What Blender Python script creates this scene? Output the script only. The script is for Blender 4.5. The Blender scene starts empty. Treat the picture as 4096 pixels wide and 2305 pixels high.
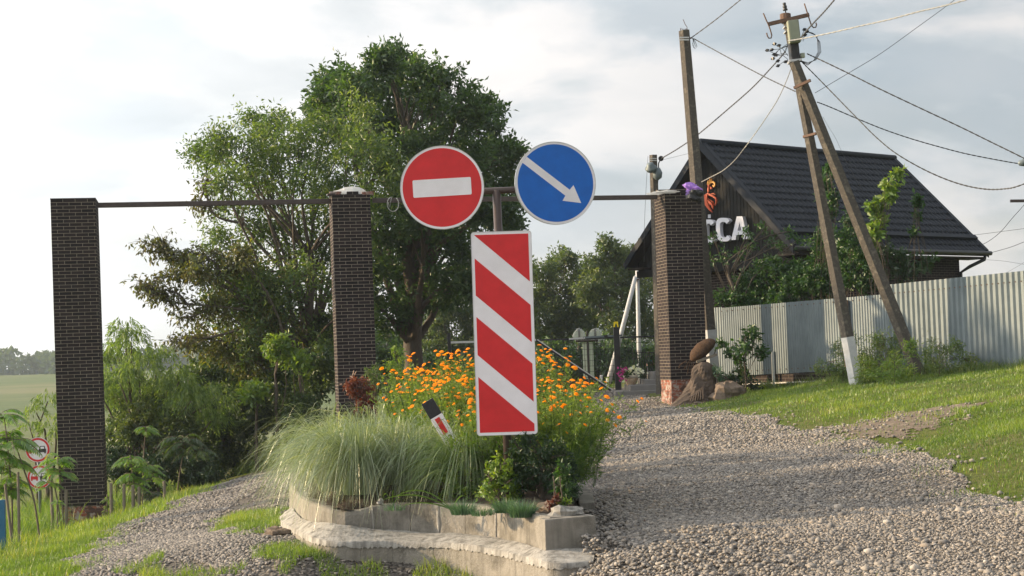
import bpy, bmesh, math, random
import numpy as np
from mathutils import Vector, Matrix
random.seed(7); RNG = np.random.default_rng(11)
PI = math.pi; R_ = math.radians
scene = bpy.context.scene
COL = scene.collection

# ------------------------------------------------------------------ camera
CAM = Vector((0.0, 0.0, 1.6)); PITCH = R_(2.52); ROLL = R_(2.0); LENS = 56.0
FPX = LENS / 36.0 * 1024
FW = Vector((0, math.cos(PITCH), math.sin(PITCH)))
UP0 = Vector((0, -math.sin(PITCH), math.cos(PITCH)))
RT = Vector((1, 0, 0)) * math.cos(ROLL) - UP0 * math.sin(ROLL)
UP = Vector((1, 0, 0)) * math.sin(ROLL) + UP0 * math.cos(ROLL)
cd = bpy.data.cameras.new("camera"); cam = bpy.data.objects.new("camera", cd); COL.objects.link(cam)
cd.lens = LENS; cd.sensor_width = 36; cd.clip_end = 6000; cd.clip_start = 0.1
m3 = Matrix((RT, UP, -FW)).transposed()
cam.matrix_world = Matrix.Translation(CAM) @ m3.to_4x4()
scene.camera = cam

# ------------------------------------------------------------------ sun, sky, exposure
SUN_AZ = R_(8.0); SUN_EL = R_(15.5)       # azimuth measured from -X towards +Y
SDIR = Vector((-math.cos(SUN_AZ) * math.cos(SUN_EL), math.sin(SUN_AZ) * math.cos(SUN_EL), math.sin(SUN_EL)))
sl = bpy.data.lights.new("sun", 'SUN'); sl.energy = 5.0; sl.angle = R_(0.7); sl.color = (1.0, 0.74, 0.44)
so = bpy.data.objects.new("sun", sl); COL.objects.link(so)
so.rotation_euler = (-SDIR).to_track_quat('-Z', 'Y').to_euler()
scene.view_settings.view_transform = 'Standard'; scene.view_settings.look = 'None'
scene.view_settings.exposure = 0.48; scene.view_settings.gamma = 1
scene.cycles.max_bounces = 6; scene.cycles.diffuse_bounces = 3; scene.cycles.glossy_bounces = 2
scene.cycles.transmission_bounces = 4; scene.cycles.transparent_max_bounces = 8; scene.cycles.volume_bounces = 1

world = bpy.data.worlds.new("World"); scene.world = world; world.use_nodes = True
wt = world.node_tree; wt.nodes.clear()
def N(t, kind, **kw):
    n = t.nodes.new(kind)
    for k, v in kw.items(): setattr(n, k, v)
    return n
def L(t, a, b): t.links.new(a, b)
def mathn(t, op, a, b=None, clamp=False):
    n = N(t, 'ShaderNodeMath', operation=op, use_clamp=clamp)
    for i, x in enumerate((a, b)):
        if x is None: continue
        if isinstance(x, (int, float)): n.inputs[i].default_value = x
        else: L(t, x, n.inputs[i])
    return n.outputs[0]
def mixc(t, f, a, b, mode='MIX'):
    n = N(t, 'ShaderNodeMix', data_type='RGBA', blend_type=mode)
    for i, x in ((0, f), (6, a), (7, b)):
        if isinstance(x, (int, float)): n.inputs[i].default_value = x
        elif isinstance(x, tuple): n.inputs[i].default_value = (*x, 1) if len(x) == 3 else x
        else: L(t, x, n.inputs[i])
    return n.outputs[2]
def ramp(t, fac, stops, interp='LINEAR'):
    n = N(t, 'ShaderNodeValToRGB'); n.color_ramp.interpolation = interp
    e = n.color_ramp.elements
    while len(e) < len(stops): e.new(0.5)
    for i, (p, c) in enumerate(stops):
        e[i].position = p; e[i].color = (*c, 1) if isinstance(c, tuple) else (c, c, c, 1)
    L(t, fac, n.inputs[0]); return n.outputs[0]
def noise(t, vec, scale, detail=4, rough=0.55, dist=0.0):
    n = N(t, 'ShaderNodeTexNoise'); n.inputs['Scale'].default_value = scale
    n.inputs['Detail'].default_value = detail; n.inputs['Roughness'].default_value = rough
    n.inputs['Distortion'].default_value = dist
    if vec is not None: L(t, vec, n.inputs['Vector'])
    return n.outputs['Fac']
sky = N(wt, 'ShaderNodeTexSky', sky_type='NISHITA'); sky.sun_disc = False
sky.sun_elevation = SUN_EL; sky.sun_rotation = math.atan2(SDIR.x, SDIR.y) % (2 * PI)
sky.air_density = 1.0; sky.dust_density = 2.0; sky.ozone_density = 1.0
bg1 = N(wt, 'ShaderNodeBackground'); bg1.inputs[1].default_value = 0.09; L(wt, sky.outputs[0], bg1.inputs[0])
tc = N(wt, 'ShaderNodeTexCoord'); sep = N(wt, 'ShaderNodeSeparateXYZ'); L(wt, tc.outputs['Generated'], sep.inputs[0])
den = mathn(wt, 'ADD', mathn(wt, 'MAXIMUM', sep.outputs[2], 0.0), 0.16)
cmb = N(wt, 'ShaderNodeCombineXYZ')
L(wt, mathn(wt, 'DIVIDE', sep.outputs[0], den), cmb.inputs[0]); L(wt, mathn(wt, 'DIVIDE', sep.outputs[1], den), cmb.inputs[1])
cv = cmb.outputs[0]
n1 = noise(wt, cv, 1.15, 7, 0.55, 0.25)
mp = N(wt, 'ShaderNodeMapping'); mp.inputs['Scale'].default_value = (7.5, 7.5, 19); mp.inputs['Location'].default_value = (2.3, .4, 1.1)
L(wt, tc.outputs['Generated'], mp.inputs[0])
n2 = noise(wt, mp.outputs[0], 1.0, 7, 0.52, 0.3)
mp2 = N(wt, 'ShaderNodeMapping'); mp2.inputs['Scale'].default_value = (3.2, 3.2, 9); mp2.inputs['Location'].default_value = (5.1, 3.4, .3)
L(wt, tc.outputs['Generated'], mp2.inputs[0])
n3 = noise(wt, mp2.outputs[0], 1.0, 5, 0.5, 0.2)
cloudcol = ramp(wt, n2, [(0.41, (0.455, 0.53, 0.59)), (0.47, (0.60, 0.66, 0.70)), (0.51, (0.78, 0.79, 0.81)), (0.57, (1.0, 0.955, 0.93))])
cloudcol = mixc(wt, 0.40, cloudcol, ramp(wt, n3, [(0.42, (0.50, 0.59, 0.67)), (0.58, (0.86, 0.85, 0.84))]))
dotn = N(wt, 'ShaderNodeVectorMath', operation='DOT_PRODUCT'); L(wt, tc.outputs['Generated'], dotn.inputs[0]); dotn.inputs[1].default_value = SDIR
dp = mathn(wt, 'MULTIPLY', mathn(wt, 'ADD', dotn.outputs['Value'], 1.0), .5)
glow = mathn(wt, 'MULTIPLY', mathn(wt, 'POWER', dp, 5.0), 3.7)
gcol = mixc(wt, 1.0, cloudcol, mixc(wt, 1.0, (1.0, 0.97, 0.93), glow, 'MULTIPLY'), 'ADD')
# pale band low on the horizon
low = mathn(wt, 'POWER', mathn(wt, 'SUBTRACT', 1.0, mathn(wt, 'MULTIPLY', mathn(wt, 'ABSOLUTE', sep.outputs[2]), 6.0), True), 1.3)
gcol = mixc(wt, mathn(wt, 'MULTIPLY', low, 0.7), gcol, mixc(wt, 1.0, (0.76, 0.755, 0.74), mixc(wt, 1.0, (1.0, 0.95, 0.88), glow, 'MULTIPLY'), 'ADD'))
bg2 = N(wt, 'ShaderNodeBackground'); bg2.inputs[1].default_value = 0.65; L(wt, gcol, bg2.inputs[0])
mixw = N(wt, 'ShaderNodeMixShader')
cm = ramp(wt, n1, [(0.30, 0.72), (0.55, 0.96)])
L(wt, cm, mixw.inputs[0]); L(wt, bg1.outputs[0], mixw.inputs[1]); L(wt, bg2.outputs[0], mixw.inputs[2])
wo = N(wt, 'ShaderNodeOutputWorld'); L(wt, mixw.outputs[0], wo.inputs[0])

# ------------------------------------------------------------------ pixel -> place helpers (measuring aids)
def ray(px, py):
    return RT * ((px - 512) / FPX) + UP * ((288 - py) / FPX) + FW
def at(px, py, d):
    v = ray(px, py); return CAM + v * (d / v.y)
K = 0.39752
def at2(X, Y, d): return at(X * K, Y * K, d)
def pix(p):
    v = Vector(p) - CAM; w = v.dot(FW)
    return 512 + FPX * v.dot(RT) / w, 288 - FPX * v.dot(UP) / w

# ------------------------------------------------------------------ terrain height field
CP = [(0,8,0),(3.5,8,.08),(-3,8,-.15),(-6,8,-.4),(0.4,13.1,0),(2,14,.05),(3.2,10.1,.08),(4.7,14.7,.17),(4.6,19.7,.28),(4.4,24.3,.33),
      (4.2,32,.36),(3.86,37,.37),(1.5,20,.15),(1.5,30,.3),(1,38,.38),(3,44,.42),(0,46,.4),
      (9.87,30.7,1.08),(8.1,34.6,1.0),(6.6,37.3,.75),(5.3,40,.57),(5.7,17.7,.6),(7.2,22.3,.9),(6.6,29,.8),(9,24,1.05),(8,17,.95),(6.6,13.5,.55),(6.4,9,.4),
      (12,34,1.2),(14,20,1.3),(18,30,1.5),(10,44,1.0),(20,50,1.0),(30,20,1.5),(14,8,1.0),
      (-2.7,16.8,-.08),(-2.45,15.5,-.03),(-.6,13.4,-.62),(0,12.6,-.5),(-1.3,13.6,-.42),(-1.95,14.2,-.08),(.7,12.5,.02),(-.2,11,-.45),(.9,12.9,.0),(-5.2,16.3,-.45),(-3.35,14.75,-.3),(-6.0,35,-.8),(-5.5,28,-.72),(-4.75,19.3,-.5),(-3.3,22,-.4),
      (-9.1,35.0,-1.62),(-10.5,33,-1.85),(-8.3,33.5,-1.5),(-8.6,29,-1.4),(-8.6,26.9,-1.28),(-8.4,30.8,-1.5),(-9.4,33,-1.62),(-6.7,30,-.85),(-12,38,-2.1),(-20,40,-3.4),(-9,20,-.9),(-14,24,-2.2),(-10,12,-.8),(-20,20,-3.0),
      (-3.5,35.6,-.6),(-2,30,-.2),(-1.5,40,-.2),(0,60,.25),(4,60,.3),(-4,60,-.3),(-10,60,-1.6),(-10,45,-1.9),(0,80,0),(20,80,.3),(-20,80,-4),(-35,60,-5),
      (-60,100,-7.5),(0,110,-1),(40,100,0),(0,-15,0),(-20,-10,-1),(20,-10,.9),(-40,0,-3),(40,0,1.5),(-60,40,-6)]
CPn = np.array(CP, float)
def _phi(r): return r
_A = _phi(np.linalg.norm(CPn[:, None, :2] - CPn[None, :, :2], axis=2)) - 0.15 * np.eye(len(CP))
_P = np.c_[np.ones(len(CP)), CPn[:, :2]]
_M = np.block([[_A, _P], [_P.T, np.zeros((3, 3))]])
_W = np.linalg.solve(_M, np.r_[CPn[:, 2], 0, 0, 0])
def tz(x, y):
    x = np.atleast_1d(np.asarray(x, float)); y = np.atleast_1d(np.asarray(y, float))
    sh = x.shape; x = x.ravel(); y = y.ravel(); out = np.empty(len(x))
    for s in range(0, len(x), 60000):
        xx = x[s:s+60000]; yy = y[s:s+60000]
        r = np.sqrt((xx[:, None] - CPn[None, :, 0])**2 + (yy[:, None] - CPn[None, :, 1])**2)
        out[s:s+60000] = _phi(r) @ _W[:len(CP)] + _W[-3] + _W[-2]*xx + _W[-1]*yy
    d = np.sqrt(x**2 + (y-20)**2)
    t = np.clip((d - 65) / 130, 0, 1); t = t*t*(3-2*t)
    out = out*(1-t) + (-8.0)*t
    u_ = np.clip((y-230)/370, 0, 1); out = out + 9.4*u_*u_*(3-2*u_)
    bump = 0.018*np.sin(x*1.7+.5*y)*np.sin(y*1.3-.3*x) + 0.012*np.sin(x*3.9+1.1)*np.sin(y*3.1+x)
    out += bump * np.clip(1 - d/80, 0, 1)
    return out.reshape(sh)
def tz1(x, y): return float(tz([x], [y])[0])
def gat(px, py, y0=6.0, y1=140.0):
    ys = np.linspace(y0, y1, 1600); v = ray(px, py)
    xs = CAM.x + v.x/v.y*ys; zs = CAM.z + v.z/v.y*ys; t = tz(xs, ys)
    k = np.argmax(zs < t)
    if not (zs < t).any(): k = len(ys)-1
    return Vector((xs[k], ys[k], t[k]))

# ------------------------------------------------------------------ object helpers
ORG = {}
def empty(name, loc, label=None, cat=None, group=None):
    o = bpy.data.objects.new(name, None); COL.objects.link(o); o.location = loc; o.empty_display_size = .2
    ORG[o.name] = Vector(loc)
    if label: tag(o, label, cat, group)
    return o
def tag(o, label=None, cat=None, group=None, kind=None):
    if label: o['label'] = label
    if cat: o['category'] = cat
    if group: o['group'] = group
    if kind: o['kind'] = kind
    return o
def link_mesh(name, me, material, parent=None, origin=None, smooth=False):
    """mesh given in world coordinates; moved to its parent's (or its own) origin"""
    org = ORG[parent.name] if parent is not None else Vector(origin if origin is not None else (0, 0, 0))
    me.transform(Matrix.Translation(-org))
    if material is not None:
        for m_ in (material if isinstance(material, (list, tuple)) else [material]): me.materials.append(m_)
    if smooth: me.polygons.foreach_set('use_smooth', np.ones(len(me.polygons), bool))
    o = bpy.data.objects.new(name, me); COL.objects.link(o)
    if parent is not None: o.parent = parent
    else: o.location = org
    ORG[o.name] = org
    return o
class MB:
    def __init__(s): s.v = []; s.f = []; s.uv = []; s.mi = []; s.cur = 0
    def add(s, vs, fs, uvs=None):
        b = len(s.v); s.v += [tuple(v) for v in vs]
        for i, f in enumerate(fs):
            s.f.append([b+k for k in f]); s.mi.append(s.cur)
            s.uv.append(uvs[i] if uvs else [(0, 0)]*len(f))
        return s
    def hexa(s, p):   # 8 points: bottom 4 ccw, top 4 ccw
        return s.add(p, [(3,2,1,0),(4,5,6,7),(0,1,5,4),(1,2,6,5),(2,3,7,6),(3,0,4,7)])
    def box(s, c, size, yaw=0.0, M=None):
        hx, hy, hz = size[0]/2, size[1]/2, size[2]/2
        M = M or Matrix.Rotation(yaw, 3, 'Z'); c = Vector(c)
        P = [c + M @ Vector(q) for q in ((-hx,-hy,-hz),(hx,-hy,-hz),(hx,hy,-hz),(-hx,hy,-hz),(-hx,-hy,hz),(hx,-hy,hz),(hx,hy,hz),(-hx,hy,hz))]
        return s.hexa(P)
    def bar(s, p0, p1, w0, t0, w1=None, t1=None, side=None):
        w1 = w0 if w1 is None else w1; t1 = t0 if t1 is None else t1
        p0 = Vector(p0); p1 = Vector(p1); d = (p1-p0).normalized()
        sd = Vector(side) if side is not None else (Vector((1,0,0)) if abs(d.x) < .8 else Vector((0,0,1)))
        t = d.cross(sd).normalized(); sd = t.cross(d).normalized()
        P = []
        for p, w, h in ((p0, w0/2, t0/2), (p1, w1/2, t1/2)):
            P += [p - sd*w - t*h, p + sd*w - t*h, p + sd*w + t*h, p - sd*w + t*h]
        return s.hexa(P)
    def tube(s, pts, rad, n=8, cap=True):
        pts = [Vector(p) for p in pts]
        rad = [rad]*len(pts) if isinstance(rad, (int, float)) else rad
        b = len(s.v); ref = None
        for i, p in enumerate(pts):
            d = (pts[min(i+1, len(pts)-1)] - pts[max(i-1, 0)])
            if d.length < 1e-9: d = Vector((0,0,1))
            d.normalize()
            if ref is None: ref = Vector((1,0,0)) if abs(d.x) < .8 else Vector((0,1,0))
            u = (ref - d*ref.dot(d)).normalized(); w = d.cross(u); ref = u
            for k in range(n):
                a = 2*PI*k/n; s.v.append(tuple(p + (u*math.cos(a) + w*math.sin(a))*rad[i]))
        for i in range(len(pts)-1):
            for k in range(n):
                s.f.append([b+i*n+k, b+i*n+(k+1)%n, b+(i+1)*n+(k+1)%n, b+(i+1)*n+k]); s.mi.append(s.cur); s.uv.append([(0,0)]*4)
        if cap and n > 2:
            s.f.append([b+k for k in range(n)][::-1]); s.f.append([b+(len(pts)-1)*n+k for k in range(n)])
            s.mi += [s.cur]*2; s.uv += [[(0,0)]*n]*2
        return s
    def lathe(s, c, prof, n=20, axis=None):
        """prof: (radius, height) list about axis from centre c"""
        ax = Vector(axis).normalized() if axis is not None else Vector((0,0,1))
        u = (Vector((1,0,0)) if abs(ax.x) < .8 else Vector((0,1,0))); u = (u-ax*u.dot(ax)).normalized(); w = ax.cross(u)
        c = Vector(c); b = len(s.v)
        for r, h in prof:
            for k in range(n):
                a = 2*PI*k/n; s.v.append(tuple(c + ax*h + (u*math.cos(a)+w*math.sin(a))*max(r, 1e-4)))
        for i in range(len(prof)-1):
            for k in range(n):
                s.f.append([b+i*n+k, b+i*n+(k+1)%n, b+(i+1)*n+(k+1)%n, b+(i+1)*n+k]); s.mi.append(s.cur); s.uv.append([(0,0)]*4)
        s.f.append([b+k for k in range(n)][::-1]); s.f.append([b+(len(prof)-1)*n+k for k in range(n)])
        s.mi += [s.cur]*2; s.uv += [[(0,0)]*n]*2
        return s
    def prism(s, poly, ext):
        """poly: 3D points in a plane; ext: extrusion vector"""
        n = len(poly); P = [Vector(p) for p in poly]; e = Vector(ext)
        return s.add(P + [p+e for p in P], [tuple(range(n))[::-1], tuple(range(n, 2*n))] + [(i, (i+1) % n, n+(i+1) % n, n+i) for i in range(n)])
    def blob(s, c, r, n=10, m=7, rough=.12, sq=1.0, seed=0):
        rg = random.Random(seed); c = Vector(c); b = len(s.v); ph = [rg.uniform(0, 6) for _ in range(6)]
        for i in range(m+1):
            th = PI*i/m
            for k in range(n):
                a = 2*PI*k/n
                d = Vector((math.sin(th)*math.cos(a), math.sin(th)*math.sin(a), math.cos(th)))
                q = 1 + rough*(math.sin(3*d.x+ph[0])*math.sin(3*d.y+ph[1]) + .8*math.sin(5*d.z+ph[2]+2*d.x) + .5*rg.uniform(-1, 1))
                s.v.append((c.x+d.x*r[0]*q, c.y+d.y*r[1]*q, c.z+d.z*r[2]*q))
        for i in range(m):
            for k in range(n):
                s.f.append([b+i*n+k, b+(i+1)*n+k, b+(i+1)*n+(k+1)%n, b+i*n+(k+1)%n]); s.mi.append(s.cur); s.uv.append([(0,0)]*4)
        return s
    def build(s, name, material, parent=None, origin=None, smooth=False, bevel=0.0, weld=False):
        me = bpy.data.meshes.new(name); me.from_pydata([tuple(float(c) for c in v) for v in s.v], [], s.f)
        me.polygons.foreach_set('material_index', np.array(s.mi, np.int32))
        uvl = me.uv_layers.new(name='UVMap'); flat = [c for f in s.uv for p in f for c in p]
        uvl.data.foreach_set('uv', np.array(flat, np.float32))
        me.update()
        if weld or bevel:
            bm = bmesh.new(); bm.from_mesh(me)
            bmesh.ops.remove_doubles(bm, verts=bm.verts, dist=1e-5)
            if bevel: bmesh.ops.bevel(bm, geom=[e for e in bm.edges if len(e.link_faces) == 2 and e.calc_face_angle(0) > .5], offset=bevel, segments=2, affect='EDGES', profile=.6)
            bm.to_mesh(me); bm.free()
        return link_mesh(name, me, material, parent, origin, smooth)
def nmesh(name, V, F, material, parent=None, origin=None, var=None, smooth=False):
    """fast mesh from numpy arrays; F (n,k)"""
    me = bpy.data.meshes.new(name); V = np.asarray(V, np.float32); F = np.asarray(F, np.int32)
    me.vertices.add(len(V)); me.vertices.foreach_set('co', V.ravel())
    k = F.shape[1]; me.loops.add(F.size); me.loops.foreach_set('vertex_index', F.ravel())
    me.polygons.add(len(F)); me.polygons.foreach_set('loop_start', np.arange(0, F.size, k, dtype=np.int32))
    if var is not None:
        a = me.attributes.new('var', 'FLOAT', 'POINT'); a.data.foreach_set('value', np.asarray(var, np.float32))
    me.update(calc_edges=True)
    return link_mesh(name, me, material, parent, origin, smooth)
def copy_tree(o, parent=None):
    c = o.copy(); COL.objects.link(c); c.parent = parent
    for ch in [x for x in bpy.data.objects if x.parent == o]: copy_tree(ch, c)
    return c

# ------------------------------------------------------------------ materials
def newmat(name):
    m = bpy.data.materials.new(name); m.use_nodes = True; t = m.node_tree; t.nodes.clear()
    out = N(t, 'ShaderNodeOutputMaterial'); return m, t, out
def pmat(name, c1, c2=None, scale=6, rough=.7, bump=0.0, bscale=None, metallic=0, detail=5, c3=None, spec=.4, coord='Object', cscale=(1,1,1), streak=0):
    m, t, out = newmat(name); b = N(t, 'ShaderNodeBsdfPrincipled'); L(t, b.outputs[0], out.inputs[0])
    tc = N(t, 'ShaderNodeTexCoord'); mp = N(t, 'ShaderNodeMapping'); mp.inputs['Scale'].default_value = cscale
    L(t, tc.outputs[coord], mp.inputs[0]); v = mp.outputs[0]
    if c2 is None: c2 = tuple(x*.8 for x in c1)
    st = [(.3, c1), (.68, c2)] if c3 is None else [(.3, c1), (.5, c2), (.68, c3)]
    col = ramp(t, noise(t, v, scale, detail, .6), st)
    if streak:
        mp3 = N(t, 'ShaderNodeMapping'); mp3.inputs['Scale'].default_value = (9, 9, .7); L(t, tc.outputs[coord], mp3.inputs[0])
        col = mixc(t, mathn(t, 'MULTIPLY', ramp(t, noise(t, mp3.outputs[0], 1.3, 5, .6), [(.48, 0.0), (.7, 1.0)]), streak), col, tuple(x*.35 for x in c1))
    L(t, col, b.inputs['Base Color']); b.inputs['Roughness'].default_value = rough; b.inputs['Metallic'].default_value = metallic
    b.inputs['Specular IOR Level'].default_value = spec
    if bump:
        bn = N(t, 'ShaderNodeBump'); bn.inputs['Strength'].default_value = bump; bn.inputs['Distance'].default_value = .02
        L(t, noise(t, v, bscale or scale*5, 6, .7), bn.inputs['Height']); L(t, bn.outputs[0], b.inputs['Normal'])
    return m
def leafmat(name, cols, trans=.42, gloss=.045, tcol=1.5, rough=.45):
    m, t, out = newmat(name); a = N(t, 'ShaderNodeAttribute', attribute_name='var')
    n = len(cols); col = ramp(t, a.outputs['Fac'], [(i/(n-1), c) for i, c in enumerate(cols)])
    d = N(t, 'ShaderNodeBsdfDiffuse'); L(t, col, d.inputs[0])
    tr = N(t, 'ShaderNodeBsdfTranslucent'); L(t, mixc(t, 1.0, col, (tcol*1.25, tcol*1.25, tcol*.45), 'MULTIPLY'), tr.inputs[0])
    mx = N(t, 'ShaderNodeMixShader'); mx.inputs[0].default_value = trans; L(t, d.outputs[0], mx.inputs[1]); L(t, tr.outputs[0], mx.inputs[2])
    g = N(t, 'ShaderNodeBsdfGlossy'); g.inputs['Roughness'].default_value = rough; g.inputs[0].default_value = (.9, .95, .9, 1)
    mx2 = N(t, 'ShaderNodeMixShader'); mx2.inputs[0].default_value = gloss; L(t, mx.outputs[0], mx2.inputs[1]); L(t, g.outputs[0], mx2.inputs[2])
    L(t, mx2.outputs[0], out.inputs[0]); return m
def stonemat(name, stops):
    m, t, out = newmat(name); b = N(t, 'ShaderNodeBsdfPrincipled'); L(t, b.outputs[0], out.inputs[0])
    a = N(t, 'ShaderNodeAttribute', attribute_name='var'); col = ramp(t, a.outputs['Fac'], stops)
    tc = N(t, 'ShaderNodeTexCoord'); col = mixc(t, .35, col, ramp(t, noise(t, tc.outputs['Object'], 40, 4), [(.3, (.12,.11,.10)), (.7, (.55,.52,.48))]))
    L(t, col, b.inputs['Base Color']); b.inputs['Roughness'].default_value = .75; b.inputs['Specular IOR Level'].default_value = .3
    return m
def brickmat(name, c1, c2, mortar, bw=.26, bh=.075, ms=.010, bump=.5, mottled=None):
    m, t, out = newmat(name); b = N(t, 'ShaderNodeBsdfPrincipled'); L(t, b.outputs[0], out.inputs[0])
    uv = N(t, 'ShaderNodeUVMap'); br = N(t, 'ShaderNodeTexBrick'); L(t, uv.outputs[0], br.inputs['Vector'])
    br.inputs['Scale'].default_value = 1; br.inputs['Brick Width'].default_value = bw; br.inputs['Row Height'].default_value = bh
    br.inputs['Mortar Size'].default_value = ms/2; br.inputs['Mortar Smooth'].default_value = .1; br.inputs['Bias'].default_value = -.1
    br.offset = .5
    br.inputs['Color1'].default_value = (*c1, 1); br.inputs['Color2'].default_value = (*c2, 1); br.inputs['Mortar'].default_value = (*mortar, 1)
    nz = noise(t, uv.outputs[0], 2.1, 5, .6)
    col = mixc(t, .5, br.outputs['Color'], mixc(t, 1.0, br.outputs['Color'], ramp(t, nz, [(.3, .55), (.7, 1.35)]), 'MULTIPLY'))
    if mottled:
        nz2 = noise(t, uv.outputs[0], 7, 6, .7)
        col = mixc(t, ramp(t, nz2, [(.50, 0.0), (.56, 1.0)]), col, mottled)
        nz3 = noise(t, uv.outputs[0], 4.3, 4, .6, 1.0)
        col = mixc(t, ramp(t, nz3, [(.55, 0.0), (.6, 1.0)]), col, (.10, .06, .05))
    L(t, col, b.inputs['Base Color']); b.inputs['Roughness'].default_value = .8; b.inputs['Specular IOR Level'].default_value = .15
    bn = N(t, 'ShaderNodeBump'); bn.inputs['Strength'].default_value = bump; bn.inputs['Distance'].default_value = .008; bn.invert = True
    L(t, mathn(t, 'ADD', br.outputs['Fac'], mathn(t, 'MULTIPLY', noise(t, uv.outputs[0], 60, 3), .4)), bn.inputs['Height']); L(t, bn.outputs[0], b.inputs['Normal'])
    return m
M = {}
M['brick'] = brickmat('dark_clinker', (.033,.025,.026), (.014,.012,.014), (.24,.205,.165))
M['brickwall'] = brickmat('dark_clinker_wall', (.035,.025,.024), (.018,.015,.016), (.16,.135,.115))
M['redbrick'] = brickmat('old_red_brick', (.30,.10,.065), (.20,.09,.065), (.30,.26,.22), mottled=(.36,.32,.29), bump=1)
M['concrete'] = pmat('weathered_concrete', (.20,.185,.155), (.28,.26,.225), 3, .9, .7, 40, c3=(.13,.12,.10), streak=.45)
M['mortar'] = pmat('rough_mortar', (.20,.19,.17), (.34,.325,.295), 9, .95, .7, 45, c3=(.43,.41,.375), streak=.8)
M['pole'] = pmat('pole_concrete', (.13,.118,.10), (.085,.077,.07), 9, .95, .8, 45, c3=(.165,.15,.125), spec=.1)
M['white'] = pmat('whitewash', (.56,.57,.58), (.44,.45,.46), 9, .9, .5, 40)
M['galv'] = pmat('galvanised', (.165,.20,.215), (.12,.15,.165), 2, .5, .1, 8, metallic=.2)
M['darkmetal'] = pmat('dark_brown_paint', (.055,.040,.038), (.075,.055,.05), 8, .38, .1, 60)
M['black'] = pmat('black_paint', (.018,.018,.020), (.026,.026,.028), 8, .4)
M['wire'] = pmat('cable_insulation', (.035,.035,.035), (.06,.06,.058), 10, .5)
M['wirealu'] = pmat('bare_aluminium', (.42,.41,.38), (.3,.3,.28), 10, .35, metallic=.5)
M['rust'] = pmat('rusty_steel', (.10,.065,.05), (.16,.09,.06), 20, .75, .4)
M['box'] = pmat('grey_green_box', (.27,.29,.22), (.23,.25,.19), 5, .6)
M['signwhite'] = pmat('sign_white', (.86,.83,.88), (.78,.75,.79), 7, .45, .12, 260, spec=.5)
M['signred'] = pmat('sign_red', (.68,.018,.024), (.56,.014,.018), 6, .40, .12, 260, spec=.5)
M['signblue'] = pmat('sign_blue', (.002,.14,.60), (.003,.115,.50), 6, .40, .12, 260, spec=.5)
M['signblack'] = pmat('sign_black', (.02,.02,.025), (.03,.03,.035), 50, .5)
M['signback'] = pmat('sign_back', (.44,.48,.38), (.38,.42,.34), 5, .5)
M['rim'] = pmat('sign_rim', (.62,.62,.60), (.5,.5,.5), 20, .35, metallic=.6)
M['roof'] = pmat('roof_tile_metal', (.011,.015,.023), (.017,.022,.031), 3, .6, .3, 90, spec=.25)
M['clad'] = pmat('dark_cladding', (.016,.017,.018), (.023,.023,.022), 3, .8, cscale=(1,1,.2), spec=.12)
M['verge'] = pmat('dark_verge', (.013,.017,.025), (.018,.023,.032), 5, .6, spec=.2)
M['trim'] = pmat('brown_trim', (.03,.024,.022), (.04,.032,.028), 5, .7, spec=.2)
M['letter'] = pmat('letter_white', (.70,.71,.78), (.64,.65,.72), 5, .5)
M['gold'] = pmat('emblem_gold', (.62,.30,.04), (.6,.24,.04), 5, .5)
M['orange'] = pmat('emblem_orange', (.62,.13,.05), (.55,.09,.045), 9, .5)
M['bark'] = pmat('bark', (.075,.060,.048), (.12,.10,.08), 12, .95, 1.0, 30, cscale=(1,1,.3))
M['barkpale'] = pmat('bark_pale', (.17,.14,.11), (.11,.09,.07), 12, .9, .6, 30, cscale=(1,1,.3))
M['wood'] = pmat('weathered_stake', (.22,.19,.15), (.14,.12,.09), 9, .9, .5, cscale=(1,1,.2))
M['step'] = pmat('step_concrete', (.20,.19,.18), (.16,.155,.15), 6, .85, .3)
M['rock'] = pmat('brown_rock', (.11,.085,.065), (.19,.145,.11), 5, .9, 1.0, 14, c3=(.09,.07,.055))
M['stump'] = pmat('sculpted_stump', (.06,.045,.036), (.10,.075,.058), 5, .9, 1.0, 12, c3=(.05,.037,.03))
M['wicker'] = pmat('wicker', (.11,.058,.028), (.035,.02,.012), 30, .9, 1.0, 60)
M['soil'] = pmat('garden_soil', (.045,.034,.026), (.085,.062,.045), 14, .95, 1.0, 40)
M['blue'] = pmat('blue_paint', (.02,.10,.20), (.03,.14,.26), 6, .5)
M['yellow'] = pmat('yellow_plastic', (.85,.65,.01), (.8,.6,.01), 6, .4)
M['pot'] = pmat('pot_ornament', (.42,.24,.12), (.60,.50,.38), 28, .6, .6, 30)
M['potrim'] = pmat('pot_rim', (.60,.53,.43), (.5,.44,.36), 6, .6)
M['skin'] = pmat('skin', (.50,.28,.19), None, 6, .6)
M['shirt'] = pmat('teal_shirt', (.02,.12,.13), None, 6, .8)
M['trouser'] = pmat('dark_trousers', (.02,.025,.04), None, 6, .8)
M['hair'] = pmat('hair', (.03,.02,.015), None, 6, .8)
def filmmat(name, col, a):
    m, t, out = newmat(name); b = N(t, 'ShaderNodeBsdfPrincipled'); b.inputs['Base Color'].default_value = (*col, 1); b.inputs['Roughness'].default_value = .25
    tr = N(t, 'ShaderNodeBsdfTransparent'); ts = N(t, 'ShaderNodeBsdfTranslucent'); ts.inputs[0].default_value = (*col, 1)
    m1 = N(t, 'ShaderNodeMixShader'); m1.inputs[0].default_value = .4; L(t, b.outputs[0], m1.inputs[1]); L(t, ts.outputs[0], m1.inputs[2])
    m2 = N(t, 'ShaderNodeMixShader'); m2.inputs[0].default_value = a; L(t, tr.outputs[0], m2.inputs[1]); L(t, m1.outputs[0], m2.inputs[2])
    L(t, m2.outputs[0], out.inputs[0]); return m
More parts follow.
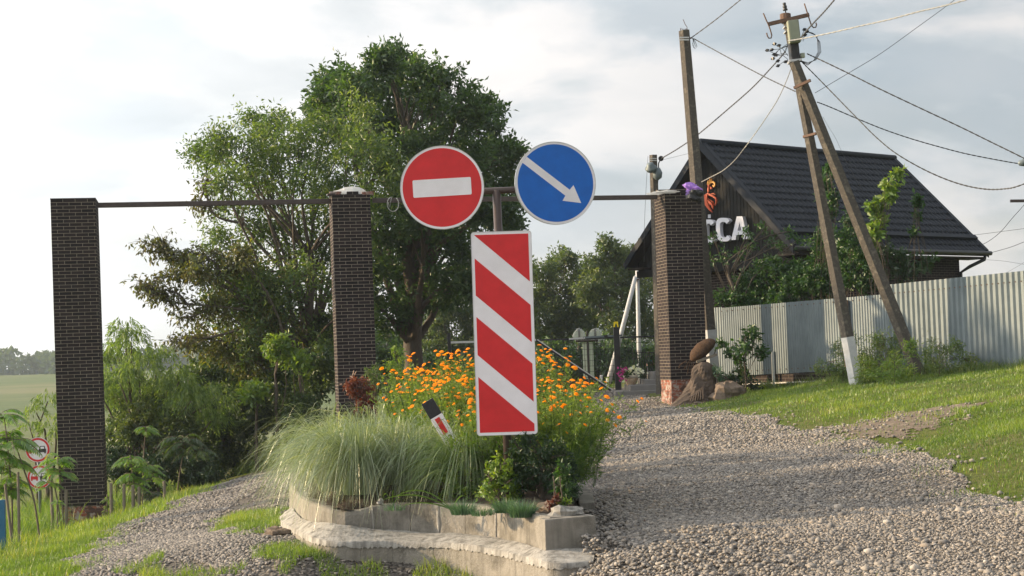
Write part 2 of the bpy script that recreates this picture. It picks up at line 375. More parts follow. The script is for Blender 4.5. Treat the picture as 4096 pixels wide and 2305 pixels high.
M['film'] = filmmat('clear_plastic_film', (.85,.87,.88), .55)
M['thinfilm'] = filmmat('thin_wrap', (.55,.58,.6), .30)
M['purple'] = filmmat('purple_plastic_bag', (.50,.30,.78), .9)
# leaves
M['lf_dark'] = leafmat('leaf_dark_tree', [(.016,.042,.018), (.032,.072,.022), (.075,.135,.03)], .38)
M['lf_acacia'] = leafmat('leaf_acacia', [(.03,.065,.018), (.06,.11,.025), (.15,.20,.035)], .46)
M['lf_walnut'] = leafmat('leaf_walnut', [(.045,.045,.02), (.095,.085,.03), (.09,.12,.03), (.28,.25,.035)], .35)
M['lf_willow'] = leafmat('leaf_willow', [(.06,.11,.03), (.11,.18,.04), (.21,.28,.06)], .5)
M['lf_shrub'] = leafmat('leaf_shrub', [(.016,.036,.014), (.035,.068,.02), (.11,.16,.03)], .38)
M['lf_back'] = leafmat('leaf_back', [(.026,.05,.02), (.055,.09,.028), (.13,.16,.04)], .45)
M['lf_vine'] = leafmat('leaf_vine', [(.010,.036,.011), (.022,.065,.016), (.06,.13,.025)], .36)
M['lf_ail'] = leafmat('leaf_ailanthus', [(.06,.15,.022), (.12,.23,.03), (.27,.38,.04)], .52, gloss=.08)
M['lf_thuja'] = leafmat('leaf_thuja', [(.010,.028,.012), (.018,.045,.018), (.04,.08,.025)], .25, gloss=.05)
M['lf_lime'] = leafmat('leaf_lime', [(.06,.12,.025), (.10,.18,.03), (.20,.26,.03)], .42)
M['lf_blue'] = leafmat('leaf_bluegreen', [(.04,.09,.06), (.06,.13,.08), (.10,.18,.11)], .3)
M['lf_cosmos'] = leafmat('leaf_cosmos', [(.045,.10,.02), (.09,.165,.028), (.20,.27,.045)], .42)
M['lf_red'] = leafmat('leaf_redbrown', [(.06,.014,.014), (.11,.025,.02), (.16,.05,.03)], .4)
M['lf_misc'] = leafmat('leaf_miscanthus', [(.095,.15,.075), (.18,.24,.13), (.46,.50,.32)], .38, gloss=.10, tcol=1.1, rough=.3)
M['lf_foun'] = leafmat('leaf_fountain', [(.05,.11,.02), (.10,.17,.035), (.26,.30,.11)], .38, gloss=.1)
M['lf_weed'] = leafmat('leaf_weed', [(.04,.08,.025), (.07,.12,.03), (.14,.17,.05)], .42)
M['lf_grass'] = leafmat('leaf_grass', [(.045,.085,.014), (.085,.15,.02), (.16,.235,.035), (.30,.29,.09)], .45, gloss=.05)
M['lf_far'] = leafmat('leaf_far', [(.03,.055,.03), (.05,.08,.04), (.07,.10,.04)], .3, gloss=.03)
M['petal'] = leafmat('petal_orange', [(.90,.22,.006), (1.0,.42,.008), (1.0,.62,.03)], .45, gloss=.03, tcol=1.1)
M['petalw'] = leafmat('petal_white', [(.8,.8,.8), (.85,.85,.85)], .4, tcol=1.0)
M['petalp'] = leafmat('petal_purple', [(.45,.03,.30), (.6,.05,.4)], .4, tcol=1.0)
# ------------------------------------------------------------------ ground sheets
def groundmat():
    m, t, out = newmat('meadow_ground'); b = N(t, 'ShaderNodeBsdfPrincipled'); L(t, b.outputs[0], out.inputs[0])
    tc = N(t, 'ShaderNodeTexCoord'); v = tc.outputs['Object']
    c = ramp(t, noise(t, v, .9, 6, .6), [(.35, (.07,.10,.022)), (.55, (.11,.13,.035)), (.72, (.15,.125,.07))])
    c = mixc(t, .5, c, ramp(t, noise(t, v, 22, 5, .7), [(.3, (.03,.045,.012)), (.7, (.18,.19,.06))]))
    L(t, c, b.inputs['Base Color']); b.inputs['Roughness'].default_value = .95; b.inputs['Specular IOR Level'].default_value = .1
    bn = N(t, 'ShaderNodeBump'); bn.inputs['Strength'].default_value = .8; bn.inputs['Distance'].default_value = .04
    L(t, noise(t, v, 14, 7, .75), bn.inputs['Height']); L(t, bn.outputs[0], b.inputs['Normal']); return m
def fieldmat():
    m, t, out = newmat('crop_field'); b = N(t, 'ShaderNodeBsdfPrincipled'); L(t, b.outputs[0], out.inputs[0])
    tc = N(t, 'ShaderNodeTexCoord'); mp = N(t, 'ShaderNodeMapping'); mp.inputs['Scale'].default_value = (.3, 1, 1); L(t, tc.outputs['Object'], mp.inputs[0]); v = mp.outputs[0]
    c = ramp(t, noise(t, v, .016, 5, .6), [(.40, (.085,.125,.04)), (.52, (.13,.15,.055)), (.62, (.21,.19,.10))])
    c = mixc(t, .45, c, ramp(t, noise(t, v, .35, 6, .7), [(.3, (.05,.08,.025)), (.7, (.18,.20,.08))]))
    L(t, c, b.inputs['Base Color']); b.inputs['Roughness'].default_value = 1; b.inputs['Specular IOR Level'].default_value = .05; return m
def gravelmat(name, k=1.0):
    m, t, out = newmat(name); b = N(t, 'ShaderNodeBsdfPrincipled'); L(t, b.outputs[0], out.inputs[0])
    tc = N(t, 'ShaderNodeTexCoord'); v = tc.outputs['Object']
    vo = N(t, 'ShaderNodeTexVoronoi'); vo.inputs['Scale'].default_value = 26; L(t, v, vo.inputs['Vector']); vo.inputs['Randomness'].default_value = 1
    sc = N(t, 'ShaderNodeSeparateColor'); L(t, vo.outputs['Color'], sc.inputs[0])
    c = ramp(t, sc.outputs[0], [(0, (.15*k,.135*k,.12*k)), (.5, (.27*k,.245*k,.22*k)), (1, (.42*k,.38*k,.33*k))])
    c = mixc(t, 1.0, c, ramp(t, vo.outputs['Distance'], [(.0, 1.0), (.45, .8), (.75, .35)]), 'MULTIPLY')
    c = mixc(t, ramp(t, noise(t, v, .8, 5, .6), [(.50, 0.0), (.68, .75)]), c, mixc(t, noise(t, v, 30, 5, .7), (.20,.165,.125), (.33,.28,.215)))
    L(t, c, b.inputs['Base Color']); b.inputs['Roughness'].default_value = .9; b.inputs['Specular IOR Level'].default_value = .2
    bn = N(t, 'ShaderNodeBump'); bn.inputs['Strength'].default_value = 1; bn.inputs['Distance'].default_value = .02; bn.invert = True
    L(t, vo.outputs['Distance'], bn.inputs['Height']); L(t, bn.outputs[0], b.inputs['Normal']); return m
def axis(fine0, fine1, step, far=1400):
    a = list(np.arange(fine0, fine1, step)); s = step; x = a[-1]
    hi = []
    while x < far: s *= 1.25; x += s; hi.append(x)
    s = step; x = a[0]; lo = []
    while x > -far: s *= 1.25; x -= s; lo.append(x)
    return np.array(lo[::-1] + a + hi)
gx = axis(-22, 16, .25, 1400); gy = axis(5, 62, .25, 1400); gy = np.sort(np.concatenate([gy, np.arange(180, 640, 13.)]))
X, Y = np.meshgrid(gx, gy); Z = tz(X, Y)
nx, ny = len(gx), len(gy)
idx = np.arange(nx*ny).reshape(ny, nx)
Fg = np.stack([idx[:-1,:-1].ravel(), idx[:-1,1:].ravel(), idx[1:,1:].ravel(), idx[1:,:-1].ravel()], 1)
g = nmesh('ground', np.stack([X.ravel(), Y.ravel(), Z.ravel()], 1), Fg, groundmat(), smooth=True); tag(g, kind='structure')
# far crop field, a sheet just above the ground
fx = np.linspace(-1500, 700, 90); fy = np.linspace(218, 900, 120)
X, Y = np.meshgrid(fx, fy); X = X + (Y-110)*0; Z = tz(X, Y) + .02 + .5*np.clip((Y-218)/60, 0, 1)
nx, ny = 90, 120; idx = np.arange(nx*ny).reshape(ny, nx)
Ff = np.stack([idx[:-1,:-1].ravel(), idx[:-1,1:].ravel(), idx[1:,1:].ravel(), idx[1:,:-1].ravel()], 1)
fo = nmesh('field', np.stack([X.ravel(), Y.ravel(), Z.ravel()], 1), Ff, fieldmat(), smooth=True); tag(fo, kind='structure')

xLpx = [(62,580),(80,557),(115,526),(151,517),(180,500),(205,490),(238,478)]
xRpx = [(727,413),(779,423),(807,431),(847,437),(898,449),(946,468),(985,492),(1024,507)]
Lp = sorted([tuple(gat(*p)[:2]) for p in xLpx], key=lambda q: q[1]); Rp = sorted([tuple(gat(*p)[:2]) for p in xRpx], key=lambda q: q[1])
Lp = [(Lp[0][0]+.2, 4)] + Lp + [(-5.6, 44), (-5.2, 60)]; Rp = [(5.2, 4), (5.0, 9)] + Rp + [(3.6, 38), (3.4, 46), (5.5, 60)]
print('L', [(round(a,1),round(b,1)) for a,b in Lp]); print('R', [(round(a,1),round(b,1)) for a,b in Rp])
def xL(y): return np.interp(y, [p[1] for p in Lp], [p[0] for p in Lp]) + .12*np.sin(y*2.1) + .07*np.sin(y*5.3)
def xR(y): return np.interp(y, [p[1] for p in Rp], [p[0] for p in Rp]) + .10*np.sin(y*1.9+1) + .06*np.sin(y*6.1)
def xM(y): return np.interp(y, [4, 12.5, 16, 24, 34, 60], [0.2, 0.2, -1.3, -2.4, -3.3, -3.0])
def strip(name, fa, fb, y0, y1, material, lift):
    ys = np.arange(y0, y1, .2); us = np.linspace(0, 1, 30)
    A = fa(ys)[:, None]; B = fb(ys)[:, None]; X = A + (B-A)*us[None]; Y = np.repeat(ys[:, None], 30, 1); Z = tz(X, Y) + lift
    idx = np.arange(len(ys)*30).reshape(len(ys), 30)
    F = np.stack([idx[:-1,:-1].ravel(), idx[:-1,1:].ravel(), idx[1:,1:].ravel(), idx[1:,:-1].ravel()], 1)
    o = nmesh(name, np.stack([X.ravel(), Y.ravel(), Z.ravel()], 1), F, material, smooth=True); return tag(o, kind='structure')
strip('gravel_road', xM, xR, 4, 58, gravelmat('gravel_a', .62), .012)
strip('gravel_path', xL, xM, 4, 50, gravelmat('gravel_b', .5), .012)

# ------------------------------------------------------------------ scatter tools
def gpoly(pxs): return [tuple(gat(*p)[:2]) for p in pxs]
def inpoly(x, y, poly):
    r = np.zeros(len(x), bool); n = len(poly); j = n-1
    for i in range(n):
        xi, yi = poly[i]; xj, yj = poly[j]
        c = ((yi > y) != (yj > y)) & (x < (xj-xi)*(y-yi)/((yj-yi) + 1e-12) + xi); r ^= c; j = i
    return r
ICO = None
def ico():
    global ICO
    if ICO is None:
        bm = bmesh.new(); bmesh.ops.create_icosphere(bm, subdivisions=1, radius=1)
        ICO = (np.array([v.co[:] for v in bm.verts]), np.array([[v.index for v in f.verts] for f in bm.faces])); bm.free()
    return ICO
def stones(name, P, size, material, flat=.5, seed=1, sub2=False):
    rg = np.random.default_rng(seed); V0, F0 = ico()
    n = len(P); shp = []
    for k in range(12):
        q = V0 * (1 + rg.uniform(-.22, .22, (len(V0), 1))) + rg.uniform(-.08, .08, V0.shape)
        shp.append(q * np.array([1.0, rg.uniform(.6, .9), flat*rg.uniform(.7, 1.2)]))
    shp = np.array(shp)[rg.integers(0, 12, n)] * size[:, None, None]
    a = rg.uniform(0, 2*PI, n); tl = rg.normal(0, .25, n); c, s = np.cos(a), np.sin(a)
    x = shp[:, :, 0]; y = shp[:, :, 1]; z = shp[:, :, 2]
    y2 = y*np.cos(tl)[:, None] - z*np.sin(tl)[:, None]; z2 = y*np.sin(tl)[:, None] + z*np.cos(tl)[:, None]
    V = np.stack([x*c[:, None] - y2*s[:, None], x*s[:, None] + y2*c[:, None], z2], 2) + P[:, None, :]
    F = F0[None] + (np.arange(n)*len(V0))[:, None, None]
    var = np.repeat(rg.uniform(0, 1, n), len(V0))
    return nmesh(name, V.reshape(-1, 3), F.reshape(-1, 3), material, var=var, smooth=True)
M['stone'] = stonemat('pebbles', [(0, (.05,.048,.049)), (.2, (.105,.097,.092)), (.45, (.165,.147,.128)), (.7, (.235,.207,.172)), (.85, (.23,.18,.13)), (1, (.42,.385,.34))])
M['stonedark'] = stonemat('path_pebbles', [(0, (.04,.036,.033)), (.35, (.085,.075,.068)), (.75, (.155,.132,.115)), (1, (.33,.30,.26))])

# outline of the raised bed (x, y)
bedL = [(.22,13.12),(-.21,14.2),(-.49,14.6),(-.78,14.87),(-1.14,15.0),(-1.36,14.95),(-1.55,14.89),(-1.72,14.90),(-1.87,15.10),(-2.05,15.5),(-2.23,16.2),(-2.40,17.0),(-2.75,19),(-3.1,23),(-3.5,28),(-4.0,33.8)]
bedR = [(.60,13.40),(.56,14.0),(.56,15.0),(.62,17),(.5,20),(0,25),(-.9,30),(-2.2,34.3)]
bedpoly = bedL + bedR[::-1]
def bedz(x, y): return .30 - .012*(y-13)
def scat(n, x0, x1, y0, y1, keep):
    x = RNG.uniform(x0, x1, n); y = RNG.uniform(y0, y1, n); k = keep(x, y); x, y = x[k], y[k]
    return np.stack([x, y, tz(x, y)], 1)
greenA = [gpoly([(222,514),(240,500),(262,488),(292,492),(292,530),(262,538),(230,530)]),
          gpoly([(262,552),(290,545),(330,552),(390,560),(440,575),(520,590),(250,590),(268,566)]),
          gpoly([(128,578),(150,566),(200,564),(222,578),(215,592),(125,592)])]
bare = gpoly([(795,432),(850,421),(930,409),(985,404),(968,424),(905,432),(872,443),(830,437)])
def isgrav(x, y): return (x > xL(y)) & (x < xR(y)) & ~inpoly(x, y, bedpoly)
def notgreen(x, y):
    r = np.ones(len(x), bool)
    for p in greenA: r &= ~inpoly(x, y, p)
    return r
def wear(x, y):
    w = .5+.5*np.sin(1.15*x+.35*np.sin(y*.5)+.4*np.sin(y*.23)+.6); return np.clip(w + .35*np.sin(x*3.1+y*.9)*np.sin(y*1.3-x), 0, 1)
Ps = []; Ss = []
for n, y0, y1, s0, s1 in ((190000, 9, 15, .008, .022), (140000, 15, 22, .011, .025), (60000, 22, 32, .018, .034), (20000, 32, 46, .026, .042)):
    p = scat(n, -6.5, 6.5, y0, y1, lambda x, y: isgrav(x, y) & (notgreen(x, y) | (RNG.random(len(x)) < .12)) & (x > xM(y)+.0) & (RNG.random(len(x)) < .55 + 1.0*wear(x, y))); Ps.append(p); Ss.append(s0 + (s1-s0)*RNG.random(len(p))**2.6)
p = scat(1500, -1, 6, 9, 30, lambda x, y: isgrav(x, y) & (x > xM(y))); Ps.append(p); Ss.append(RNG.uniform(.030, .050, len(p)))
# pile of coarse pebbles around the kerb corner and stray pebbles in the dirt and grass edge
p = scat(9000, -.2, 2.6, 10.6, 14.6, lambda x, y: isgrav(x, y) & (np.hypot(x-.9, (y-12.4)*.6) < 1.3*RNG.random(len(x))**.5)); p[:, 2] += .03*RNG.random(len(p)); Ps.append(p); Ss.append(RNG.uniform(.012, .028, len(p)))
p = scat(5000, .3, 1.6, 12.9, 16.5, lambda x, y: (x > .50) & ~inpoly(x, y, bedpoly) & (RNG.random(len(x)) < np.clip(1.4-(x-.6)*1.3, 0, 1))); p[:, 2] += .16*np.clip(1-(p[:, 0]-.55)/.5, 0, 1)*RNG.random(len(p)); Ps.append(p); Ss.append(RNG.uniform(.014, .032, len(p)))
p = scat(7000, 2.5, 9, 9, 34, lambda x, y: (x > xR(y)-.2) & (x < xR(y)+.45*RNG.random(len(x))**2+.1)); Ps.append(p); Ss.append(.012+.026*RNG.random(len(p))**2)
p = scat(5000, 2.5, 10, 14, 30, lambda x, y: inpoly(x, y, bare)); Ps.append(p); Ss.append(.012+.026*RNG.random(len(p))**2)
P = np.concatenate(Ps); S = np.concatenate(Ss); P[:, 2] += S*.22 + .013
def dirt_patch(name, poly, mat, lift=.010):
    pa = np.array(poly); xs = np.arange(pa[:, 0].min()-.3, pa[:, 0].max()+.3, .04); ys = np.arange(pa[:, 1].min()-.3, pa[:, 1].max()+.3, .06); Xd, Yd = np.meshgrid(xs, ys)
    ok0 = inpoly((Xd+.22*np.sin(Yd*3)+.1*np.sin(Yd*11)).ravel(), (Yd+.4*np.sin(Xd*4)+.2*np.sin(Xd*13)+.25*np.sin(Xd*29+Yd*7)*np.sin(Yd*17)).ravel(), poly).reshape(Xd.shape); Zd = tz(Xd, Yd)+lift; idx = np.arange(Xd.size).reshape(Xd.shape); ok = ok0[:-1,:-1] & ok0[1:,1:] & ok0[:-1,1:] & ok0[1:,:-1]
    F = np.stack([idx[:-1,:-1][ok], idx[:-1,1:][ok], idx[1:,1:][ok], idx[1:,:-1][ok]], 1); tag(nmesh(name, np.stack([Xd.ravel(), Yd.ravel(), Zd.ravel()], 1), F, mat, smooth=True), kind='structure')
dirt_patch('dirt_path', bare, pmat('trodden_earth', (.20,.155,.115), (.13,.10,.075), 5, .95, 1.0, 30, c3=(.27,.22,.17)))
tag(stones('loose_gravel', P, S, M['stone'], .55, 3), kind='stuff')
Ps = []; Ss = []
for n, y0, y1, s0, s1 in ((110000, 12, 20, .013, .031), (50000, 20, 40, .022, .040)):
    p = scat(n, -7.5, 1, y0, y1, lambda x, y: isgrav(x, y) & (notgreen(x, y) | (RNG.random(len(x)) < .12)) & (x < xM(y)+.02)); Ps.append(p); Ss.append(s0 + (s1-s0)*RNG.random(len(p))**2)
P = np.concatenate(Ps); S = np.concatenate(Ss); P[:, 2] += S*.22 + .013
tag(stones('path_gravel', P, S, M['stonedark'], .5, 5), kind='stuff')

def blades(name, P, H, W, material, lean=.35, parent=None, seed=1, curl=1.0, var=None, leandir=None, origin=None, segs=2, root=None):
    rg = np.random.default_rng(seed); n = len(P); a = rg.uniform(0, 2*PI, n)
    ld = rg.uniform(0, 2*PI, n) if leandir is None else leandir
    ln = H*lean*rg.uniform(.2, 1.6, n)
    side = np.stack([np.cos(a), np.sin(a), np.zeros(n)], 1)*W[:, None]/2
    up = np.zeros((n, 3)); up[:, 2] = H; le = np.stack([np.cos(ld), np.sin(ld), -.35*curl*np.ones(n)], 1)*ln[:, None]
    rows = []
    for k in range(segs+1):
        t = k/segs; c = P + up*t + le*t*t; w = (1-t**1.6)
        if k < segs: rows += [c - side*w, c + side*w]
        else: rows += [c]
    V = np.stack(rows, 1); nv = V.shape[1]
    F = []
    for k in range(segs):
        b = 2*k
        if k < segs-1: F += [(b, b+1, b+3), (b, b+3, b+2)]
        else: F += [(b, b+1, b+2)]
    F = np.array(F)[None] + (np.arange(n)*nv)[:, None, None]
    if var is None: var = rg.random(n)
    return nmesh(name, V.reshape(-1, 3), F.reshape(-1, 3), material, parent, origin, var=np.repeat(var, nv))
def vnoise(x, y, s, seed=0):
    return .5 + .25*(np.sin(x*s+seed)+np.sin(y*s*1.3+seed*2)) * 1.0 + .25*np.sin((x+y)*s*.7+3+seed)*np.sin((x-y)*s*1.9+seed)
def grass_area(name, n, box, keep, h0, h1, w, mat='lf_grass', seed=3):
    P = scat(n, *box, keep); y = P[:, 1]; v = vnoise(P[:, 0], y, 1.6, seed); v2 = vnoise(P[:, 0], y, 4.5, seed+4)
    H = (h0 + (h1-h0)*RNG.random(len(P))) * (.45 + .9*np.clip(v, 0, 1)*np.clip(v2, .2, 1)*1.3)
    W = w*(y/15)**.7*RNG.uniform(.6, 1.2, len(P))
    var = np.clip(.38*v + .25*v2 + .35*RNG.random(len(P)) - .05 + (RNG.random(len(P)) < .04)*.5, 0, 1)
    return tag(blades(name, P, H, W, M[mat], .5, seed=seed, var=var), kind='stuff')
FA, FB, FC = (5.25, 40.0), (8.15, 34.6), (9.95, 30.7)     # fence line
def fence_x(y): return np.interp(y, [20, 30.7, 34.6, 40], [15.2, 9.95, 8.15, 5.25])
rb = lambda x, y: (x > xR(y) + .22 - .75*RNG.random(len(x))**5 - .25*vnoise(x, y, 5.1, 5)) & (x < fence_x(y)) & ~(inpoly(x+.3*np.sin(y*3)+.15*np.sin(y*9), y+.5*np.sin(x*4)+.3*np.sin(x*11), bare) & (RNG.random(len(x)) < .72 + .25*vnoise(x, y, 6, 2))) & (RNG.random(len(x)) < .30 + .9*vnoise(x, y, 2.3, 7))
grass_area('bank_grass', 150000, (3.4, 10, 9, 22), rb, .03, .10, .008)
grass_area('bank_grass', 110000, (3.4, 12, 22, 40), rb, .04, .11, .008, seed=5)
lv = lambda x, y: (x < xL(y) - .15 + .6*RNG.random(len(x))**5 + .22*vnoise(x, y, 5.1, 5))
grass_area('verge_grass', 110000, (-9, -3, 13, 24), lv, .05, .14, .008, seed=6)
grass_area('verge_grass', 60000, (-14, -4.5, 24, 38), lv, .06, .20, .010, seed=7)
def jg(x, y):
    x2 = x+.16*np.sin(y*4.1+x)+.10*np.sin(y*11); y2 = y+.5*np.sin(x*3.7)+.3*np.sin(x*12+y)
    return inpoly(x2, y2, greenA[0]) | inpoly(x2, y2, greenA[1]) | inpoly(x2, y2, greenA[2])
grass_area('patch_grass', 230000, (-4.5, 1.0, 10, 22), lambda x, y: jg(x, y) & (RNG.random(len(x)) < .1 + 1.4*vnoise(x, y, 3.3, 2)) & ~inpoly(x, y, bedpoly), .05, .15, .008, seed=8)
grass_area('stray_grass', 70000, (-6.5, 6, 10, 30), lambda x, y: isgrav(x, y) & (vnoise(x, y, 3.1, 1)*vnoise(x, y, 7.7, 3) > .72), .02, .05, .007, seed=9)
# taller tufts along the verge and along the fence
def tufts(name, pts, nb, h, r, w, mat, seed, lean=.5):
    pts = [(x, y) for x, y in pts if not (y < 36 and 48 < pix((x, y, -1))[0] < 112)]
    rg = np.random.default_rng(seed); A = []
    Hs = []
    for (x, y) in pts:
        k = int(nb*rg.uniform(.6, 1.3)); q = rg.normal(0, r, (k, 2)); A.append(np.stack([x+q[:, 0], y+q[:, 1]], 1)); Hs.append(h*rg.uniform(.5, 1.1)*rg.uniform(.5, 1, k))
    A = np.concatenate(A); H = np.concatenate(Hs); P = np.c_[A, tz(A[:, 0], A[:, 1])]
    return tag(blades(name, P, H, w*np.ones(len(P))*rg.uniform(.6, 1.2, len(P)), M[mat], lean, seed=seed, segs=3), kind='stuff')
rg = np.random.default_rng(20)
pts = [(float(fence_x(y))-rg.uniform(.15, .9), y) for y in rg.uniform(29, 38, 70)]
tufts('fence_weeds', pts, 70, .32, .14, .012, 'lf_weed', 21)
pts = [(x, y) for x, y in zip(rg.uniform(-14, -4.5, 220), rg.uniform(17, 37, 220)) if x < xL(y)-.9]
tufts('verge_weeds', pts, 90, .34, .16, .012, 'lf_grass', 22)
pts = [(x, y) for x, y in zip(rg.uniform(-16, -6.5, 380), rg.uniform(20, 44, 380)) if x < xL(y)-2.6]
tufts('slope_weeds', pts, 150, .9, .28, .016, 'lf_lime', 23)

# ------------------------------------------------------------------ raised flower bed
bed = empty('raised_flower_bed', (-1, 14.5, 0), 'raised flower bed edged with pale concrete kerbs and white mortar below the striped board', 'flower bed')
def offs(poly, d):
    out = []
    for i, p in enumerate(poly):
        a = np.array(poly[max(i-1, 0)]); b = np.array(poly[min(i+1, len(poly)-1)]); t = (b-a)/np.linalg.norm(b-a); n = np.array([-t[1], t[0]])
        q = np.array(p) + n*d; out.append((q[0], q[1]))
    return out
def dens(poly, step=.12):
    out = []
    for a, b in zip(poly[:-1], poly[1:]):
        k = max(1, int(math.dist(a, b)/step)); out += [(a[0]+(b[0]-a[0])*i/k, a[1]+(b[1]-a[1])*i/k) for i in range(k)]
    return out + [poly[-1]]
def smooth_poly(p, it=2):
    for _ in range(it):
        q = [p[0]]
        for a, b in zip(p[:-1], p[1:]): q += [(a[0]*.75+b[0]*.25, a[1]*.75+b[1]*.25), (a[0]*.25+b[0]*.75, a[1]*.25+b[1]*.75)]
        p = q + [p[-1]]
    return p
def arcs(poly):
    s = [0]
    for a, b in zip(poly[:-1], poly[1:]): s.append(s[-1]+math.dist(a, b))
    return s
kerbline = [bedL[0]] + smooth_poly(bedL[1:], 2); 
def sweep(line, prof, s0, s1, name, mat, noiseamp=0.0, zf=None, bevel=0, seed=0):
    """profile [(offset outwards, z)] swept along the line between arc lengths"""
    rgs = random.Random(seed); S = arcs(line); step = .1 if not noiseamp else .045
    n = max(2, int((s1-s0)/step)+1); ring = []
    for i in range(n):
        s = s0 + (s1-s0)*i/(n-1); x = np.interp(s, S, [p[0] for p in line]); y = np.interp(s, S, [p[1] for p in line])
        x2 = np.interp(s+.05, S, [p[0] for p in line]); y2 = np.interp(s+.05, S, [p[1] for p in line])
        x1 = np.interp(s-.05, S, [p[0] for p in line]); y1 = np.interp(s-.05, S, [p[1] for p in line])
        t = np.array([x2-x1, y2-y1]); t /= np.linalg.norm(t)+1e-9; nn = np.array([-t[1], t[0]])
        zo = zf(x, y) if zf else 0
        ring.append([(x+nn[0]*(-o), y+nn[1]*(-o), z+zo) if not noiseamp else (x-nn[0]*(o+rgs.uniform(-1,1)*noiseamp*(o > .01)), y-nn[1]*(o+rgs.uniform(-1,1)*noiseamp*(o > .01)), z+zo+rgs.uniform(-1,1)*noiseamp*.8) for o, z in prof])
    m = MB(); k = len(prof); vs = [p for r in ring for p in r]; fs = []
    for i in range(n-1):
        for j in range(k-1): fs.append((i*k+j, i*k+j+1, (i+1)*k+j+1, (i+1)*k+j))
    fs.append(tuple(range(k))[::-1]); fs.append(tuple((n-1)*k+j for j in range(k)))
    m.add(vs, fs); return m.build(name, mat, bed, smooth=bool(noiseamp))
# offset is towards the outside (left/front of the line): with the line running away, outside is -normal*(-1)
def sgn(o): return -o
up_prof = [(-.15, -.5), (-.15, .275), (-.035, .282), (-.012, .272), (0.0, .24), (.02, -.5)]
low_prof = [(.05, -.6), (.05, -.02), (.33, -.03), (.34, -.05), (.36, -.6)]
def flipp(pr): return [(-o, z) for o, z in pr]
Sk = arcs(kerbline); tot = Sk[-1]
cuts = [0.0, 1.16, 1.65, 2.0, 2.3, 2.65, 3.05, 3.4, 3.8, 4.3, 4.8]
c = 4.8
while c < tot-1: cuts.append(c+1.0); c += 1.0
kdrop = lambda x, y: -.010*max(0, y-17) - .045*math.exp(-((x+1.62)/.28)**2)*(y < 15.6) + .006*math.sin(x*9)
for i, (a, b) in enumerate(zip(cuts[:-1], cuts[1:])):
    sweep(kerbline, flipp(up_prof), a+.003, b-.003, 'kerb_stone', M['concrete'], zf=kdrop)
# cementing between kerbs
IP = [(.62,13.2),(.24,13.10),(.0,13.60),(-.21,14.14),(-.49,14.54),(-.78,14.80),(-1.14,14.93),(-1.36,14.88),(-1.55,14.82),(-1.72,14.84),(-1.88,15.06),(-2.07,15.48),(-2.25,16.2),(-2.42,17)]
OP = [(.56,12.62),(.235,12.62),(.02,13.08),(-.19,13.5),(-.43,13.88),(-.68,14.16),(-1.08,14.30),(-1.32,14.31),(-1.56,14.28),(-1.76,14.34),(-1.93,14.60),(-2.14,15.25),(-2.42,16.1),(-2.58,17)]
OP = [(a[0]*.80+b[0]*.20, a[1]*.80+b[1]*.20) for a, b in zip(OP, IP)]
ZI = [.03,.03,.03,.025,.02,.015,.03,.06,.11,.13,.12,.10,.10,.10]; ZO = [-.03,-.03,-.025,-.02,-.02,-.02,-.015,-.01,.01,.02,.03,.03,.03,.0]
nl = 230
def cr(Lp_, u):
    A = np.array(Lp_, float); A = A if A.ndim == 2 else A[:, None]; i = np.minimum(u.astype(int), len(A)-2); t = (u-i)[:, None]
    g = lambda k: A[np.clip(k, 0, len(A)-1)]
    return .5*(2*g(i) + (g(i+1)-g(i-1))*t + (2*g(i-1)-5*g(i)+4*g(i+1)-g(i+2))*t*t + (3*g(i)-g(i-1)-3*g(i+1)+g(i+2))*t**3)
UU = np.linspace(0, len(IP)-1, nl); UU[UU < 1] = UU[UU < 1]; IL = cr(IP, UU); OL = cr(OP, UU); ZIl = np.interp(UU, range(len(ZI)), ZI); ZOl = np.interp(UU, range(len(ZO)), ZO)
def zin(i): return float(ZIl[i])
rgs = random.Random(8); V = []; kk = 13
for i in range(nl):
    zi = zin(i); zo = float(ZOl[i])
    for j in range(kk):
        t = j/(kk-1)*1.015; p = IL[i]*(1-t) + OL[i]*t; ns = .002*rgs.uniform(-1, 1)*(0 < j); q_ = np.array([OL[i][0]*7, OL[i][1]*7])
        V.append((p[0]+ns, p[1]+ns, zi*max(0, 1-t)**1.15 + zo*t + .0018*rgs.uniform(-1, 1) + .010*math.sin(t*PI) + .006*math.sin(p[0]*9+1.3*math.sin(p[1]*7))))
    V.append((OL[i][0]-.004, OL[i][1]-.012, zo-.05 + .012*rgs.uniform(-1, 1)))
kk += 1
m = MB(); m.add(V, [(i*kk+j, (i+1)*kk+j, (i+1)*kk+j+1, i*kk+j+1) for i in range(nl-1) for j in range(kk-1)]); m.build('mortar_ledge', M['mortar'], bed, smooth=True)
bl = [0, 17, 52, 80, 92, 110, 132, 160, 187, 210, nl-1]
for q0, q1 in zip(bl[:-1], bl[1:]):
    V = []; n_ = 0
    for i in range(q0, q1+1):
        o = OL[i].copy(); c = IL[i]
        if i == q0 and i > 0: o = OL[i]*.93 + OL[i+1]*.07
        if i == q1 and i < nl-1: o = OL[i]*.93 + OL[i-1]*.07
        d_ = (c-o)/np.linalg.norm(c-o); e2 = o + d_*.10
        V += [(o[0]-d_[0]*.012, o[1]-d_[1]*.012, -.75), (o[0], o[1], ZOl[i]-.025), (e2[0], e2[1], ZOl[i]-.02), (e2[0], e2[1], -.75)]; n_ += 1
    F = [(4*i+j, 4*(i+1)+j, 4*(i+1)+(j+1) % 4, 4*i+(j+1) % 4) for i in range(n_-1) for j in range(4)] + [(0, 1, 2, 3), (4*n_-1, 4*n_-2, 4*n_-3, 4*n_-4)]
    m = MB(); m.add(V, F); m.build('lower_block', M['concrete'], bed)
